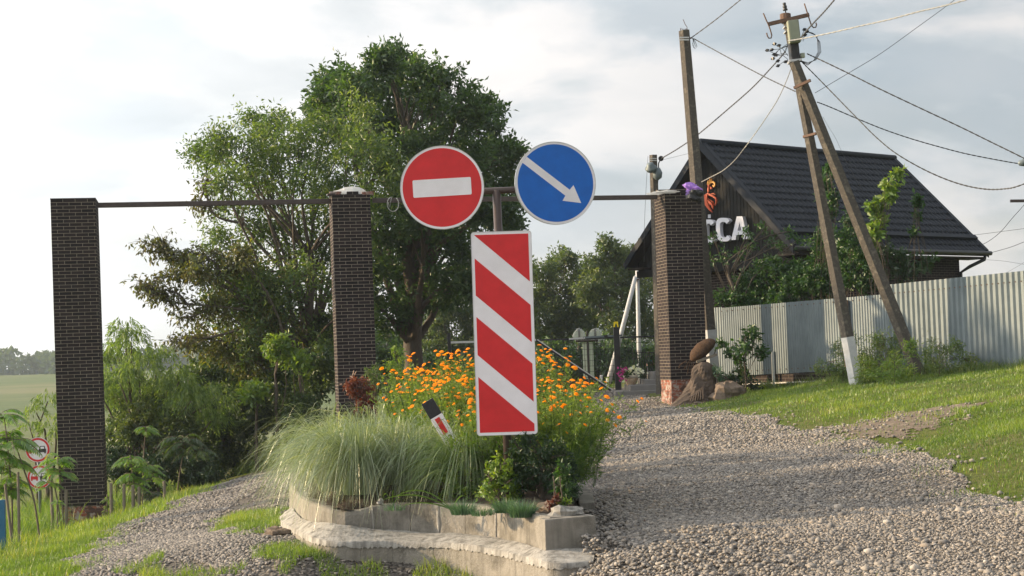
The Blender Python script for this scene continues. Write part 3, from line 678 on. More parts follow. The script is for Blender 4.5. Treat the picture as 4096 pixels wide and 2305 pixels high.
# dark filled core under the ledge so no gap shows between blocks
for s in cuts[1:7:2]:
    x = np.interp(s, Sk, [p[0] for p in kerbline]); y = np.interp(s, Sk, [p[1] for p in kerbline])
    jm = MB(); jm.blob((x+.0, y+.0, .1), (.018, .018, .16), 7, 6, .3, seed=int(s*9)); jm.build('joint_mortar', M['mortar'], bed, smooth=True)

# corner block turned to the drive, right hand kerbs
m = MB(); a = Vector((.20, 13.04, 0)); b = Vector((.625, 13.24, 0)); n_ = Vector((-.34, .94, 0))*.16
m.hexa([a+Vector((-.0,-.02,-.3)), b+Vector((.02,-.02,-.3)), b+n_+Vector((0,0,-.3)), a+n_+Vector((0,0,-.3)), a+Vector((0,0,.278)), b+Vector((0,0,.278)), b+n_+Vector((0,0,.278)), a+n_+Vector((0,0,.278))])
m.build('corner_kerb', M['concrete'], bed, bevel=.012)
rline = dens(bedR, .3)
for i in range(2, 60, 1):
    s0 = i*1.0; SR = arcs(bedR)
    if s0+1 > SR[-1]: break
    p = [Vector((np.interp(s, SR, [q[0] for q in bedR]), np.interp(s, SR, [q[1] for q in bedR]), 0)) for s in (s0+.01, s0+.99)]
    t = (p[1]-p[0]).normalized(); nn = Vector((t.y, -t.x, 0))
    zt = .22 - .012*(p[0].y-13) + random.uniform(-.012, .012)
    m = MB(); q = [p[0], p[0]+nn*.15, p[1]+nn*.15, p[1]]
    m.hexa([v+Vector((0,0,-.2)) for v in (q[0], q[1], q[2], q[3])] + [v+Vector((0,0,zt)) for v in (q[0], q[1], q[2], q[3])])
    m.build('kerb_stone', M['concrete'], bed, bevel=.012)
# soil mound in the bed
xs = np.arange(-4.2, 1.3, .07); ys = np.arange(13.1, 34.5, .09); Xs, Ys = np.meshgrid(xs, ys)
ins = inpoly(Xs.ravel(), Ys.ravel(), bedpoly).reshape(Xs.shape)
bp = np.array(dens(bedpoly + [bedpoly[0]], .15)); 
dist = np.min(np.hypot(Xs.ravel()[:, None]-bp[None, :, 0], Ys.ravel()[:, None]-bp[None, :, 1]), 1).reshape(Xs.shape)
dist = np.where(ins, dist, 0)
Zs = .235 + .16*np.clip(dist/.7, 0, 1) - .010*np.maximum(0, Ys-17) + .022*RNG.standard_normal(Xs.shape)*(dist > .1)
idx = np.arange(Xs.size).reshape(Xs.shape); ok = ins[:-1,:-1] & ins[1:,1:] & ins[:-1,1:] & ins[1:,:-1]
F = np.stack([idx[:-1,:-1][ok], idx[:-1,1:][ok], idx[1:,1:][ok], idx[1:,:-1][ok]], 1)
tag(nmesh('soil', np.stack([Xs.ravel(), Ys.ravel(), Zs.ravel()], 1), F, M['soil'], smooth=True), kind='structure')
def bz(x, y):
    return .38 - .010*max(0, y-17)

# ------------------------------------------------------------------ brick pillars
def brickbox(mb, c, yaw, w, d, z0, z1, lean=(0, 0), uoff=0.0, top=True):
    ca, sa = math.cos(yaw), math.sin(yaw); P = []
    for z in (z0, z1):
        for qx, qy in ((-w/2,-d/2),(w/2,-d/2),(w/2,d/2),(-w/2,d/2)):
            P.append((c[0]+ca*qx-sa*qy+lean[0]*(z-z0), c[1]+sa*qx+ca*qy+lean[1]*(z-z0), z))
    per = [0, w, w+d, 2*w+d, 2*w+2*d]; U = []; Fs = []
    for k in range(4):
        a, b = k, (k+1) % 4; Fs.append((a, b, 4+b, 4+a)); u0, u1 = per[k]+uoff, per[k+1]+uoff
        U.append([(u0, z0), (u1, z0), (u1, z1), (u0, z1)])
    Fs += [(4,5,6,7), (3,2,1,0)]; U += [[(0,.02),(.01,.02),(.01,.03),(0,.03)]]*2
    mb.add(P, Fs, U); return mb
YAW = R_(11)
def pillar(pxl_top, pyt, pyb, d, w, label, basef, lean):
    # front-left top corner given by pixel
    p = at(pxl_top, pyt, d); ztop = p.z; c = Vector((p.x + w/2*math.cos(YAW) - (w/2)*math.sin(YAW), p.y + w/2*math.sin(YAW) + w/2*math.cos(YAW), 0))
    zb = tz1(c.x, c.y) - .25
    base = empty('brick_pillar', (c.x - lean[0]*(ztop-zb), c.y, zb+.25), label, 'pillar')
    H = ztop - zb; cb = (c.x - lean[0]*H, c.y - lean[1]*H)
    zs = zb + .25 + basef
    brickbox(MB(), cb, YAW, w, w, zb, zs, lean); m = MB()
    brickbox(m, (cb[0]+lean[0]*(zs-zb), cb[1]), YAW, w, w, zs, ztop, lean); m.build('brick_facing', M['brick'], base)
    m = MB(); brickbox(m, cb, YAW, w-.03, w-.03, zb, zs-.001, lean); m.build('red_brick_base', M['redbrick'], base)
    m = MB(); m.box((c.x, c.y, ztop+.012), (w+.01, w+.01, .024), YAW); m.build('pillar_cap', M['trim'], base)
    return base, c, ztop
p1, c1, zt1 = pillar(50.3, 199.5, 517, 34.5, .95, 'tall dark brick pillar standing alone at the left edge', .46, (-.008, 0))
p2, c2, zt2 = pillar(331.8, 195.5, 470, 35.6, .86, 'middle dark brick pillar behind the feathery grass with plastic film on top', .5, (-.004, 0))
p3, c3, zt3 = pillar(664.5, 193.5, 408, 37.0, .88, 'dark brick pillar beside the drive with purple bag on top and sunlit left side', .55, (.006, 0))
# loose bricks and plastic
def loose_brick(px, py, d, label, mat='redbrick', yaw=.2, L_=.26):
    p = at(px, py, d); m = MB(); brickbox(m, (p.x, p.y), yaw, L_, .12, p.z, p.z+.075); o = m.build('loose_brick', M[mat], origin=p); return tag(o, label, 'brick', 'loose bricks on the pillar tops')
loose_brick(335.5, 195, 35.75, 'red brick at the left corner on top of the middle pillar', yaw=YAW)
loose_brick(352.5, 195, 35.75, 'dull brick at the middle of the top of the middle pillar', yaw=YAW, mat='brick')
loose_brick(368, 195, 35.8, 'brick at the right corner holding down film on the middle pillar', yaw=YAW)
loose_brick(662, 193, 37.15, 'dark brick at the left corner on top of the pillar by the drive', 'brick', YAW)
loose_brick(676, 192.7, 37.15, 'dark brick beside the purple bag on the pillar by the drive', 'brick', YAW, .45)
def crumple(name, c, r, mat, label, cat, seed, n=26, mm=12, rough=.32):
    m = MB(); m.blob(c, r, n, mm, rough, seed=seed); o = m.build(name, mat, origin=c, smooth=False); return tag(o, label, cat)
crumple('plastic_film', (c2.x+.02, c2.y, zt2+.05), (.43, .40, .17), M['film'], 'clear plastic film bulging over the top of the middle brick pillar', 'plastic film', 4, rough=.08)
bg = at(692.5, 188.5, 37.2)
crumple('purple_bag', bg, (.19, .16, .13), M['purple'], 'purple plastic bag caught on top of the brick pillar by the drive', 'bag', 9, rough=.42)
crumple('black_bag', at(694.5, 196, 36.75), (.17, .1, .13), M['black'], 'black bag hanging over the pillar edge under the purple bag', 'bag', 12, rough=.3)
crumple('plastic_film', at(664, 192.8, 37.1), (.33, .3, .035), M['film'], 'thin clear film lying flat on the pillar beside the drive', 'plastic film', 14, rough=.2)
# beams between the pillars
def beam(pa, pb, label, w=.11):
    c_ = (Vector(pa)+Vector(pb))/2; m = MB(); m.bar(pa, pb, w, w, side=(math.cos(YAW+PI/2), math.sin(YAW+PI/2), 0)); o = m.build('steel_beam', M['darkmetal'], origin=c_, bevel=.008); return tag(o, label, 'beam', 'steel beams between the brick pillars')
ba = at(97.5, 205.3, 34.95); bb = at(332, 201.3, 35.95)
beam(ba, bb, 'brown steel beam from the lone left pillar to the middle pillar')
beam(at(372.5, 200.6, 36.1), at(657, 197.2, 37.3), 'brown steel beam passing behind the two round signs to the drive pillar', .105)
m = MB(); m.box(at(330.8, 194.6, 35.75), (.16, .3, .03), YAW); o = m.build('steel_plate', M['darkmetal'], origin=at(330.8, 194.6, 35.75)); tag(o, 'small steel plate at the left edge of the middle pillar top', 'plate')
# wire loop on the beam
m = MB(); cc = at(393, 204, 36.0); pts = []
for k in range(19):
    a = PI*.55 + k/18*PI*1.75; pts.append(cc + Vector((math.cos(a)*.13, 0, math.sin(a)*.17 )))
pts = [at(388, 202.5, 36), at(389.5, 207.5, 36)] + pts
m.tube(pts, .011, 6); o = m.build('wire_loop', M['wirealu'], origin=cc, smooth=True); tag(o, 'loop of grey wire hooked on the beam beside the red round sign', 'wire')
# ------------------------------------------------------------------ road sign assembly
SD = 14.5
def planepts(P0, ux, uz, pts): return [P0 + ux*a + uz*b for a, b in pts]
def clip_poly(poly, f):     # keep f(p)>=0
    out = []
    for i in range(len(poly)):
        a, b = poly[i-1], poly[i]; fa, fb = f(a), f(b)
        if (fa >= 0) != (fb >= 0):
            t = fa/(fa-fb); out.append((a[0]+(b[0]-a[0])*t, a[1]+(b[1]-a[1])*t))
        if fb >= 0: out.append(b)
    return out
def circ(r, n=72, c=(0, 0)): return [(c[0]+r*math.cos(2*PI*k/n), c[1]+r*math.sin(2*PI*k/n)) for k in range(n)]
def rrect(w, h, r, n=6):
    P = []
    for cx, cy, a0 in ((w/2-r, h/2-r, 0), (-w/2+r, h/2-r, 90), (-w/2+r, -h/2+r, 180), (w/2-r, -h/2+r, 270)):
        for k in range(n+1): a = R_(a0+90*k/n); P.append((cx+r*math.cos(a), cy+r*math.sin(a)))
    return P
def plate(name, parent, P0, ux, uz, poly, mat, off, th):
    """flat plate: front face at offset off towards the viewer, thickness th behind it"""
    nrm = ux.cross(uz).normalized()   # ux x uz points towards -Y (viewer) for ux=+X, uz=+Z
    pts = [p + nrm*off for p in planepts(P0, ux, uz, poly)]
    m = MB(); m.prism(pts, -nrm*th); return m.build(name, mat, parent)
def rim(name, parent, P0, ux, uz, outer, inner, mat, off, th):
    nrm = ux.cross(uz).normalized(); n = len(outer)
    o = [p+nrm*off for p in planepts(P0, ux, uz, outer)]; i = [p+nrm*off for p in planepts(P0, ux, uz, inner)]
    ob = [p-nrm*th for p in o]; ib = [p-nrm*th for p in i]
    m = MB(); vs = o+i+ob+ib; fs = []
    for k in range(n):
        j = (k+1) % n; fs += [(k, j, n+j, n+k), (2*n+k, 3*n+k, 3*n+j, 2*n+j), (k, 2*n+k, 2*n+j, j), (n+k, n+j, 3*n+j, 3*n+k)]
    m.add(vs, fs); return m.build(name, mat, parent)
pt = at(496.5, 190, SD+.06); pbm = at(508.3, 467, SD+.06); 
gb = Vector((pbm.x, pbm.y, .33))
axis_ = (pt-pbm).normalized()
gb = pbm + axis_*((.2-pbm.z)/axis_.z)
sign = empty('road_sign', gb, 'dark post with red no-entry disc, blue arrow disc and red and white striped board', 'road sign')
uz = Vector((axis_.x, axis_.y*0+.0, axis_.z)).normalized(); ux = Vector((uz.z, 0, -uz.x)).normalized()
m = MB(); m.tube([gb, pt], .0385, 20); m.build('post', M['darkmetal'], sign, smooth=True)
cbar_a = at(440, 193.2, SD+.06); cbar_b = at(560, 187.8, SD+.06)
m = MB(); m.tube([cbar_a, cbar_b], .030, 16); m.build('crossbar', M['darkmetal'], sign, smooth=True)
yoff = Vector((0, -.06, 0))
# stripe board
bc = (at(470.7, 232.5, SD) + at(530.7, 230.2, SD) + at(477.8, 435.7, SD) + at(537.5, 434.1, SD))/4 
BW = (at(530.7, 230.2, SD)-at(470.7, 232.5, SD)).length; BH = (at(477.8, 435.7, SD)-at(470.7, 232.5, SD)).length
e = at(537.2, 330, SD)-at(474.2, 332, SD)
bux = Vector((e.x, 0, e.z)).normalized(); buz = Vector((-bux.z, 0, bux.x))
bux = (bux + Vector((0, .02, 0))).normalized()
pl = plate('striped_board', sign, bc, bux, buz, rrect(BW, BH, .028), M['signwhite'], 0, .003)
def sub(parent, *a):
    return plate(a[0], parent, *a[1:])
rw, rh = BW-.052, BH-.050; rect = [(-rw/2, rh/2), (rw/2, rh/2), (rw/2, -rh/2), (-rw/2, -rh/2)]
sc = rh/505.0
bands = [(-999, 0), (60, 155), (210, 307), (363, 999)]
for lo, hi in bands:
    f = lambda p, s: ((rh/2-p[1]) - .885*(p[0]+rw/2)) - s*sc
    q = clip_poly(rect, lambda p: f(p, lo)); q = clip_poly(q, lambda p: -f(p, hi))
    sub(pl, 'red_stripe', bc, bux, buz, q[::-1], M['signred'], .0012, .0008)
rim('board_rim', sign, bc, bux, buz, rrect(BW+.006, BH+.006, .031), rrect(BW-.002, BH-.002, .027), M['rim'], .003, .022)
# red disc
rc = at(442.1, 187.4, SD-.02); rr = 41.9/FPX*SD; rux = Vector((.9993, .0, .025)).normalized(); ruz = Vector((-rux.z, 0, rux.x))
dk = plate('no_entry_disc', sign, rc, rux, ruz, circ(rr), M['signwhite'], 0, .003)
sub(dk, 'red_field', rc, rux, ruz, circ(rr*.945), M['signred'], .0012, .0008)
sub(dk, 'white_bar', rc, rux, ruz, rrect(58.6/FPX*SD, 17.6/FPX*SD, .012), M['signwhite'], .0024, .0008)
rim('disc_rim', sign, rc, rux, ruz, circ(rr+.002), circ(rr-.003), M['rim'], .003, .024)
# blue disc, turned a little
bcn = at(555.6, 183.0, SD-.02); br_ = 41.6/FPX*SD; a_ = R_(13); bx = Vector((math.cos(a_), math.sin(a_), .02)).normalized(); bzv = Vector((-.02, 0, 1)).normalized(); bx = (bx - bzv*bx.dot(bzv)).normalized()
dk = plate('arrow_disc', sign, bcn, bx, bzv, circ(br_), M['signwhite'], 0, .003)
sub(dk, 'blue_field', bcn, bx, bzv, circ(br_*.94), M['signblue'], .0012, .0008)
def q2(X, Y): return ((X-1288)/340*br_, -(Y-480)/345*br_)
arrow = [(1018,303),(1058,256),(1404,540),(1438,502),(1495,654),(1338,630),(1364,588)]
arrow = [q2(*p) for p in arrow]
sub(dk, 'white_arrow', bcn, bx, bzv, arrow[::-1], M['signwhite'], .0024, .0008)
rim('disc_rim', sign, bcn, bx, bzv, circ(br_+.002), circ(br_-.003), M['rim'], .003, .024)
m = MB()
for z in (.25, -.25): m = MB(); m.box(bc + buz*(BH*z) + Vector((0, .03, 0)), (.14, .03, .03)); m.build('clamp', M['rust'], sign)


# tilted reflector post
ra = at(427, 401, 15.3); rb_ = at(446, 433, 15.3)
rp = empty('marker_post', (rb_.x, rb_.y, bz(0, 16)), 'white plastic marker post with black top leaning in the orange flowers', 'marker post')
d_ = (rb_-ra).normalized(); end = rb_ + d_*.45
def seg(name, t0, t1, mat, w=.125, off=0): 
    m = MB(); m.bar(ra+d_*t0+Vector((0, off, 0)), ra+d_*t1+Vector((0, off, 0)), w, .045, side=(1, 0, 0)); return m.build(name, mat, rp, bevel=.006)
seg('body', .17, 1.0, M['signwhite']); seg('black_top', 0, .17, M['signblack'], .126)
m = MB(); m.bar(ra+d_*.19+Vector((0, -.026, 0)), ra+d_*.36+Vector((0, -.026, 0)), .05, .006, side=(1, 0, 0)); m.build('red_reflector', M['signred'], rp)

# ------------------------------------------------------------------ no-overtaking sign pair
DN = 37.0
top = at(37, 443, DN); bt = at(40.5, 524, DN)
zg = tz1(bt.x, bt.y)
ns = empty('road_sign', (bt.x, bt.y, zg), 'pair of white round signs with red rings on a grey post behind sumac leaves', 'road sign')
m = MB(); m.tube([(bt.x, bt.y+.05, zg-.2), (top.x, top.y+.05, top.z)], .035, 10); m.build('post', M['galv'], ns, smooth=True)
X3 = Vector((1, 0, 0)); Z3 = Vector((0, 0, 1))
def ring_sign(c, r, ghost):
    pl = plate('round_plate', ns, c, X3, Z3, circ(r, 40), M['signwhite'], 0, .003)
    rim('red_ring', pl, c, X3, Z3, circ(r*.96, 40), circ(r*.80, 40), M['signred'], .003, .002)
    rim('plate_rim', pl, c, X3, Z3, circ(r+.003, 40), circ(r-.002, 40), M['rim'], .002, .02)
    for k, (mt, ox) in enumerate((('signred', -.40), ('signblack', .37))):
        if ghost and k == 1: pass
        mm = M[mt]; w = r*.30
        body = [(ox*r-w, -.20*r), (ox*r+w, -.20*r), (ox*r+w, .04*r), (ox*r+w*.8, .08*r), (ox*r+w*.62, .30*r), (ox*r-w*.62, .30*r), (ox*r-w*.8, .08*r), (ox*r-w, .04*r)]
        o = plate('car_symbol', pl, c, X3, Z3, body, mm, .004, .001)
        plate('car_window', o, c, X3, Z3, [(ox*r-w*.55, .07*r), (ox*r+w*.55, .07*r), (ox*r+w*.45, .24*r), (ox*r-w*.45, .24*r)], M['signwhite'], .0055, .001)
        for s in (-1, 1): plate('car_wheel', o, c, X3, Z3, [(ox*r+s*w*.72-.13*r*.5, -.30*r), (ox*r+s*w*.72+.13*r*.5, -.30*r), (ox*r+s*w*.72+.13*r*.5, -.205*r), (ox*r+s*w*.72-.13*r*.5, -.205*r)], mm, .004, .001)
ring_sign(at(37.8, 449.8, DN), 12.3/FPX*DN, False)
ring_sign(at(39.2, 477, DN), 12.0/FPX*DN, True)

# ------------------------------------------------------------------ house
HD = 46.0; 
A0 = at(701.5, 143.5, HD); A1 = at(894, 161.5, HD*1.124); A1.z = A0.z = (A0.z+A1.z)/2
ez = at(986, 255, HD*1.10).z
along = (A1-A0); HL = along.length; along.normalize(); gdir = Vector((along.y, -along.x, 0)).normalized()   # to the right & nearer
rise = A0.z-ez; HW = .072*HD
house = empty('brick_house', (A0.x, A0.y, tz1(A0.x, A0.y)), 'dark house with black metal tile roof, vertical gable cladding and big white letters', 'house')
def Hp(s, u, z): return A0 + along*s + gdir*u + Vector((0, 0, z-A0.z))
slope_len = math.hypot(HW, rise)
for sg in (1, -1):
    nr = 15; per = slope_len/nr; nxr = int(HL/.03); rows = []
    xs_ = np.linspace(0, HL, nxr); prof = .024*np.sin(xs_*2*PI/.21)
    V = []
    nrm = Vector(gdir*sg*rise + Vector((0, 0, HW))).normalized(); dn = (gdir*sg*HW - Vector((0, 0, rise))).normalized()
    vs = []
    for r in range(nr):
        for (t, lift) in ((0, .0), (.5, .014), (.93, .027), (.985, .029)):
            vs.append((r+t, lift))
    vs.append((nr, 0.0))
    G_ = np.zeros((len(vs), nxr, 3)); A0n = np.array(A0); al = np.array(along); dnn = np.array(dn); nn = np.array(nrm)
    for i, (t, lift) in enumerate(vs):
        wob = .035*np.cos(xs_*2*PI/.21)*(lift > .026)
        G_[i] = A0n[None] + al[None]*xs_[:, None] + dnn[None]*(t*per + wob)[:, None] + nn[None]*(lift+prof+.03)[:, None]
    idx = np.arange(len(vs)*nxr).reshape(len(vs), nxr)
    F = np.stack([idx[:-1,:-1].ravel(), idx[1:,:-1].ravel(), idx[1:,1:].ravel(), idx[:-1,1:].ravel()], 1)
    if sg < 0: F = F[:, ::-1]
    rf = nmesh('roof_slope', G_.reshape(-1, 3), F, M['roof'], house, smooth=True)
    # under-deck, fascia, gutter, verge boards, snow guard strip
    m = MB(); a = [Hp(0, 0, A0.z-.03), Hp(HL, 0, A0.z-.03), Hp(HL, sg*HW, ez-.03), Hp(0, sg*HW, ez-.03)]
    m.hexa([p-Vector((0, 0, .09)) for p in a] + a); m.build('roof_deck', M['trim'], rf)
    for s_ in (-.03, HL+.03):
        m = MB(); a = [Hp(s_, 0, A0.z+.10), Hp(s_, sg*HW*1.01, ez+.07), Hp(s_, sg*HW*1.01, ez-.16), Hp(s_, 0, A0.z-.16)]
        m.prism(a, along*(.05 if s_ > 0 else -.05)); m.build('verge_board', M['verge'], rf)
        m = MB(); m.bar(Hp(s_+(.06 if s_ < 0 else -.06), 0, A0.z+.11), Hp(s_+(.06 if s_ < 0 else -.06), sg*HW*1.01, ez+.08), .17, .02, side=tuple(along)); m.build('verge_flashing', M['verge'], rf)
    m = MB(); m.tube([Hp(-.05, sg*(HW+.07), ez-.03), Hp(HL+.12, sg*(HW+.07), ez-.03)], .07, 10); m.build('gutter', M['black'], rf, smooth=True)
    m = MB(); t0 = 1-.13; p_a = A0 + dn*slope_len*t0 + nrm*.10; m.bar(p_a, p_a+along*HL, .16, .10, side=tuple(dn)); m.build('snow_guard', M['verge'], rf)
    m = MB(); m.hexa([Hp(0.02, sg*(HW-.65), ez-.2), Hp(HL-.02, sg*(HW-.65), ez-.2), Hp(HL-.02, sg*(HW+.0), ez-.2), Hp(0.02, sg*(HW+.0), ez-.2)] + [Hp(0.02, sg*(HW-.65), ez-.14), Hp(HL-.02, sg*(HW-.65), ez-.14), Hp(HL-.02, sg*HW, ez-.14), Hp(0.02, sg*HW, ez-.14)]); m.build('soffit', M['trim'], rf)
m = MB(); m.tube([A0-along*.05+Vector((0, 0, .09)), A1+along*.05+Vector((0, 0, .09))], .09, 10); m.build('ridge_cap', M['verge'], house, smooth=True)
# gable cladding: vertical boards
GS = .35; zgb = ez-.25; gw = HW-.12
gab = MB(); step_ = .13; u = -gw
while u < gw-.01:
    u1 = min(u+step_, gw)
    zt0 = A0.z - rise*abs(u)/HW - .10; zt1_ = A0.z - rise*abs(u1)/HW - .10
    w_ = .012
    P = [Hp(GS, u, zgb), Hp(GS, u1-w_, zgb), Hp(GS, u1-w_, zt1_), Hp(GS, u, zt0)]
    if min(zt0, zt1_) > zgb: gab.prism(P, along*.03)
    u = u1
gab.build('gable_cladding', M['clad'], house)
m = MB(); m.prism([Hp(GS+.035, -gw, zgb), Hp(GS+.035, gw, zgb), Hp(GS+.035, 0, A0.z-.12)], along*.05); m.build('gable_backing', M['trim'], house)
m = MB(); m.bar(Hp(GS-.03, -gw, zgb-.09), Hp(GS-.03, gw, zgb-.09), .20, .09, side=(0, 0, 1)); m.build('gable_trim', M['clad'], house)
# brick walls
WI = .55; ww = HW-WI; wl0 = .6; wl1 = HL-.65
cw = Hp((wl0+wl1)/2, 0, 0); zb0 = tz1(A0.x, A0.y)-.4
m = MB(); yawh = math.atan2(gdir.y, gdir.x)
brickbox(m, (cw.x, cw.y), yawh, 2*ww, wl1-wl0, zb0, ez-.2); m.build('brick_wall', M['brickwall'], house)
# window in the gable wall, door to the left (under the canopy)
def onwall(u, z, proud=.004): return Hp(wl0-proud, u, z)
for (u0, u1, z0, z1, nm) in ((.1, 1.5, zb0+1.3, zb0+2.5, 'window'),):
    m = MB(); m.prism([onwall(u0, z0), onwall(u1, z0), onwall(u1, z1), onwall(u0, z1)], -along*.03); wf = m.build(nm, M['trim'], house)
    m = MB(); m.prism([onwall(u0+.07, z0+.07, .035), onwall(u1-.07, z0+.07, .035), onwall(u1-.07, z1-.07, .035), onwall(u0+.07, z1-.07, .035)], -along*.006); m.build('pane', M['black'], wf)
# downpipe at the far right corner
dp_ = [Hp(HL-.15, HW+.05, ez-.09), Hp(HL-.15, HW+.02, ez-.22), Hp(HL-.40, HW-.35, ez-.42), Hp(wl1-.05, ww+.07, ez-.60), Hp(wl1-.05, ww+.06, zb0+.2)]
m = MB(); m.tube(dp_, .055, 10); m.build('downpipe', M['black'], house, smooth=True)
# pixel -> point on the plane of the gable
def onplane(px, py, P0, n):
    v = ray(px, py); t = (P0-CAM).dot(n)/v.dot(n); return CAM + v*t
GP = Hp(GS-.06, 0, A0.z); GN = along
def gpt(X, Y): return onplane(650+X/11.6, 150+Y/11.6, GP, GN)     # X,Y in the 2.9x crop of the photo
def letter(polys, parent, th=.13):
    m = MB()
    for poly in polys: m.prism([gpt(*p) for p in poly], -along*th)
    return m
def cshape(x0, y0, x1, y1, t, skew):
    """outline of a C as strips of quads between an outer and an inner curve"""
    cx, cy = (x0+x1)/2, (y0+y1)/2; rx, ry = (x1-x0)/2, (y1-y0)/2; O = []; I = []
    for k in range(29):
        a = R_(-38 - 284*k/28) + PI*0
        ca, sa = math.cos(a), -math.sin(a)
        def se(v, p=.62): return math.copysign(abs(v)**p, v)
        O.append((cx+rx*se(ca), cy-ry*se(sa)*-1)); I.append((cx+(rx-t)*se(ca), cy-(ry-t*1.0)*se(sa)*-1))
    Q = []
    for k in range(28): Q.append([O[k], O[k+1], I[k+1], I[k]])
    return [[(x+skew*(y-y0)/(y1-y0), y) for x, y in q] for q in Q]
lt = empty('x', (0, 0, 0)); bpy.data.objects.remove(lt)
def mk_c(x0, y0, x1, y1, skew):
    m = letter(cshape(x0, y0, x1, y1, 46, skew), house); return m.build('letter', M['letter'], house, weld=True)
mk_c(640, 808, 786, 1080, 12)
mk_c(795, 788, 968, 1062, 14)
Ax = [(978, 1045), (1042, 772), (1106, 770), (1170, 1032), (1116, 1034), (1104, 975), (1042, 978), (1028, 1043)]
m = letter([[(978,1045),(1042,772),(1074,771),(1074,835),(1028,1043)], [(1074,771),(1106,770),(1170,1032),(1116,1034),(1074,835)], [(1040,985),(1048,938),(1098,936),(1106,983)]], house)
m.build('letter', M['letter'], house)
# flame bird emblem
emb = [('emblem_crown', 'gold', [[(672,395),(684,352),(694,380),(704,325),(712,372),(726,332),(728,370),(744,362),(762,378),(768,404),(756,430),(742,432),(756,410),(752,390),(736,380),(716,386),(704,400),(690,404)],
                      [(740,405),(752,408),(748,426),(734,418)]]),
       ('emblem_neck', 'orange', [[(672,396),(690,404),(702,402),(692,425),(690,460),(690,486),(680,484),(678,450),(684,420)], [(708,425),(722,430),(728,450),(716,456),(708,442)]]),
       ('emblem_flame', 'orange', [[(690,486),(672,505),(640,522),(624,545),(630,590),(650,640),(690,690),(730,724),(706,680),(684,630),(672,590),(672,540),(684,505)],
                       [(684,505),(700,530),(740,545),(768,570),(774,600),(762,646),(780,612),(784,580),(772,550),(740,528),(706,508)],
                       [(672,560),(700,580),(740,600),(748,642),(742,610),(724,590),(690,570)],
                       [(672,575),(690,620),(720,640),(740,690),(742,655),(724,615),(700,592)],
                       [(720,505),(750,500),(766,522),(748,512),(728,514)]])]
for nm, mt, polys in emb:
    m = letter(polys, house, .05); m.build(nm, M[mt], house)
fl = gpt(716, 770); m = MB(); m.box(fl-along*.1, (.07, .1, .10)); m.build('small_floodlight', M['letter'], house)

# steps to the house
def steps():
    st = empty('entrance_steps', at(640, 395, 44), 'flight of grey concrete steps leading behind the drive pillar', 'steps')
    for k, (pxa, pya, pyb, d) in enumerate(((615.8,391.8,399,44.0),(630,385.4,391.8,44.35),(645,380,385.4,44.7),(653.5,372,380,45.05))):
        a = at(pxa, pya, d); b = at(pxa, pyb, d); m = MB(); x1 = at(684, 380, d).x
        m.box(((a.x+x1)/2, d+1.2, (a.z+b.z)/2-.02), (x1-a.x, 2.4, a.z-b.z+.04)); m.build('step', M['step'], st, bevel=.01)
steps()

# ------------------------------------------------------------------ corrugated fence
fence = empty('metal_fence', (FB[0], FB[1], tz1(*FB)), 'pale grey corrugated metal sheet fence running up the bank', 'fence')
def corr(a, b, z0, z1, n_waves, amp, name, mat=None):
    a = Vector((*a, 0)); b = Vector((*b, 0)); Ld = (b-a).length; d = (b-a).normalized(); nrm = Vector((d.y, -d.x, 0))
    if nrm.dot(Vector((-1, -.4, 0))) < 0: nrm = -nrm
    V = []; ns = 8*n_waves
    for i in range(ns+1):
        t = i/ns; ph = (t*n_waves) % 1.0
        o = amp*max(-1, min(1, 1.7*math.sin(2*PI*ph)))
        x = a + d*(Ld*t) + nrm*o
        V += [(x.x, x.y, z0(t)), (x.x, x.y, z1(t))]
    F = [(2*i, 2*i+2, 2*i+3, 2*i+1) for i in range(ns)]
    m = MB(); m.add(V, F); return m.build(name, mat or M['galv'], fence)
def lerp(a, b, t): return a+(b-a)*t
def P2(t): return (lerp(FA[0], FB[0], t), lerp(FA[1], FB[1], t))
zt_a = at(719, 308, 40).z; zt_b = at(888, 294, 34.6).z; zb_a = at(719, 376.5, 40).z; zb_b = at(888, 368, 34.6).z
L1 = math.dist(FA, FB); sheets = [0, .36, .74, 1.0]
for t0, t1 in zip(sheets[:-1], sheets[1:]):
    e_ = .003
    corr(P2(t0), P2(t1), lambda t: lerp(zb_a, zb_b, lerp(t0, t1, t)), lambda t: lerp(zt_a, zt_b, lerp(t0, t1, t)), int(L1*(t1-t0)/.088), .010, 'fence_sheet')
zc0 = at(890, 284.5, 34.5).z; zc1 = at(1024, 270.5, 30.7).z; zd0 = at(890, 364, 34.5).z; zd1 = at(1024, 364, 30.7).z
FD = (FC[0]+1.9*1.0, FC[1]-3.9); ext2 = [(8.13, 34.63), (8.95, 32.87), FC, (10.9, 28.6), (11.95, 26.3), (13, 24)]
for k, (a, b) in enumerate(zip(ext2[:-1], ext2[1:])):
    ta = (ext2[0][1]-a[1])/(34.63-30.7); tb = (ext2[0][1]-b[1])/(34.63-30.7)
    corr(a, b, lambda t: lerp(zd0, zd1, lerp(ta, tb, t))-.25, lambda t: lerp(zc0, zc1, lerp(ta, tb, t)), int(math.dist(a, b)/.155), .019, 'fence_sheet')
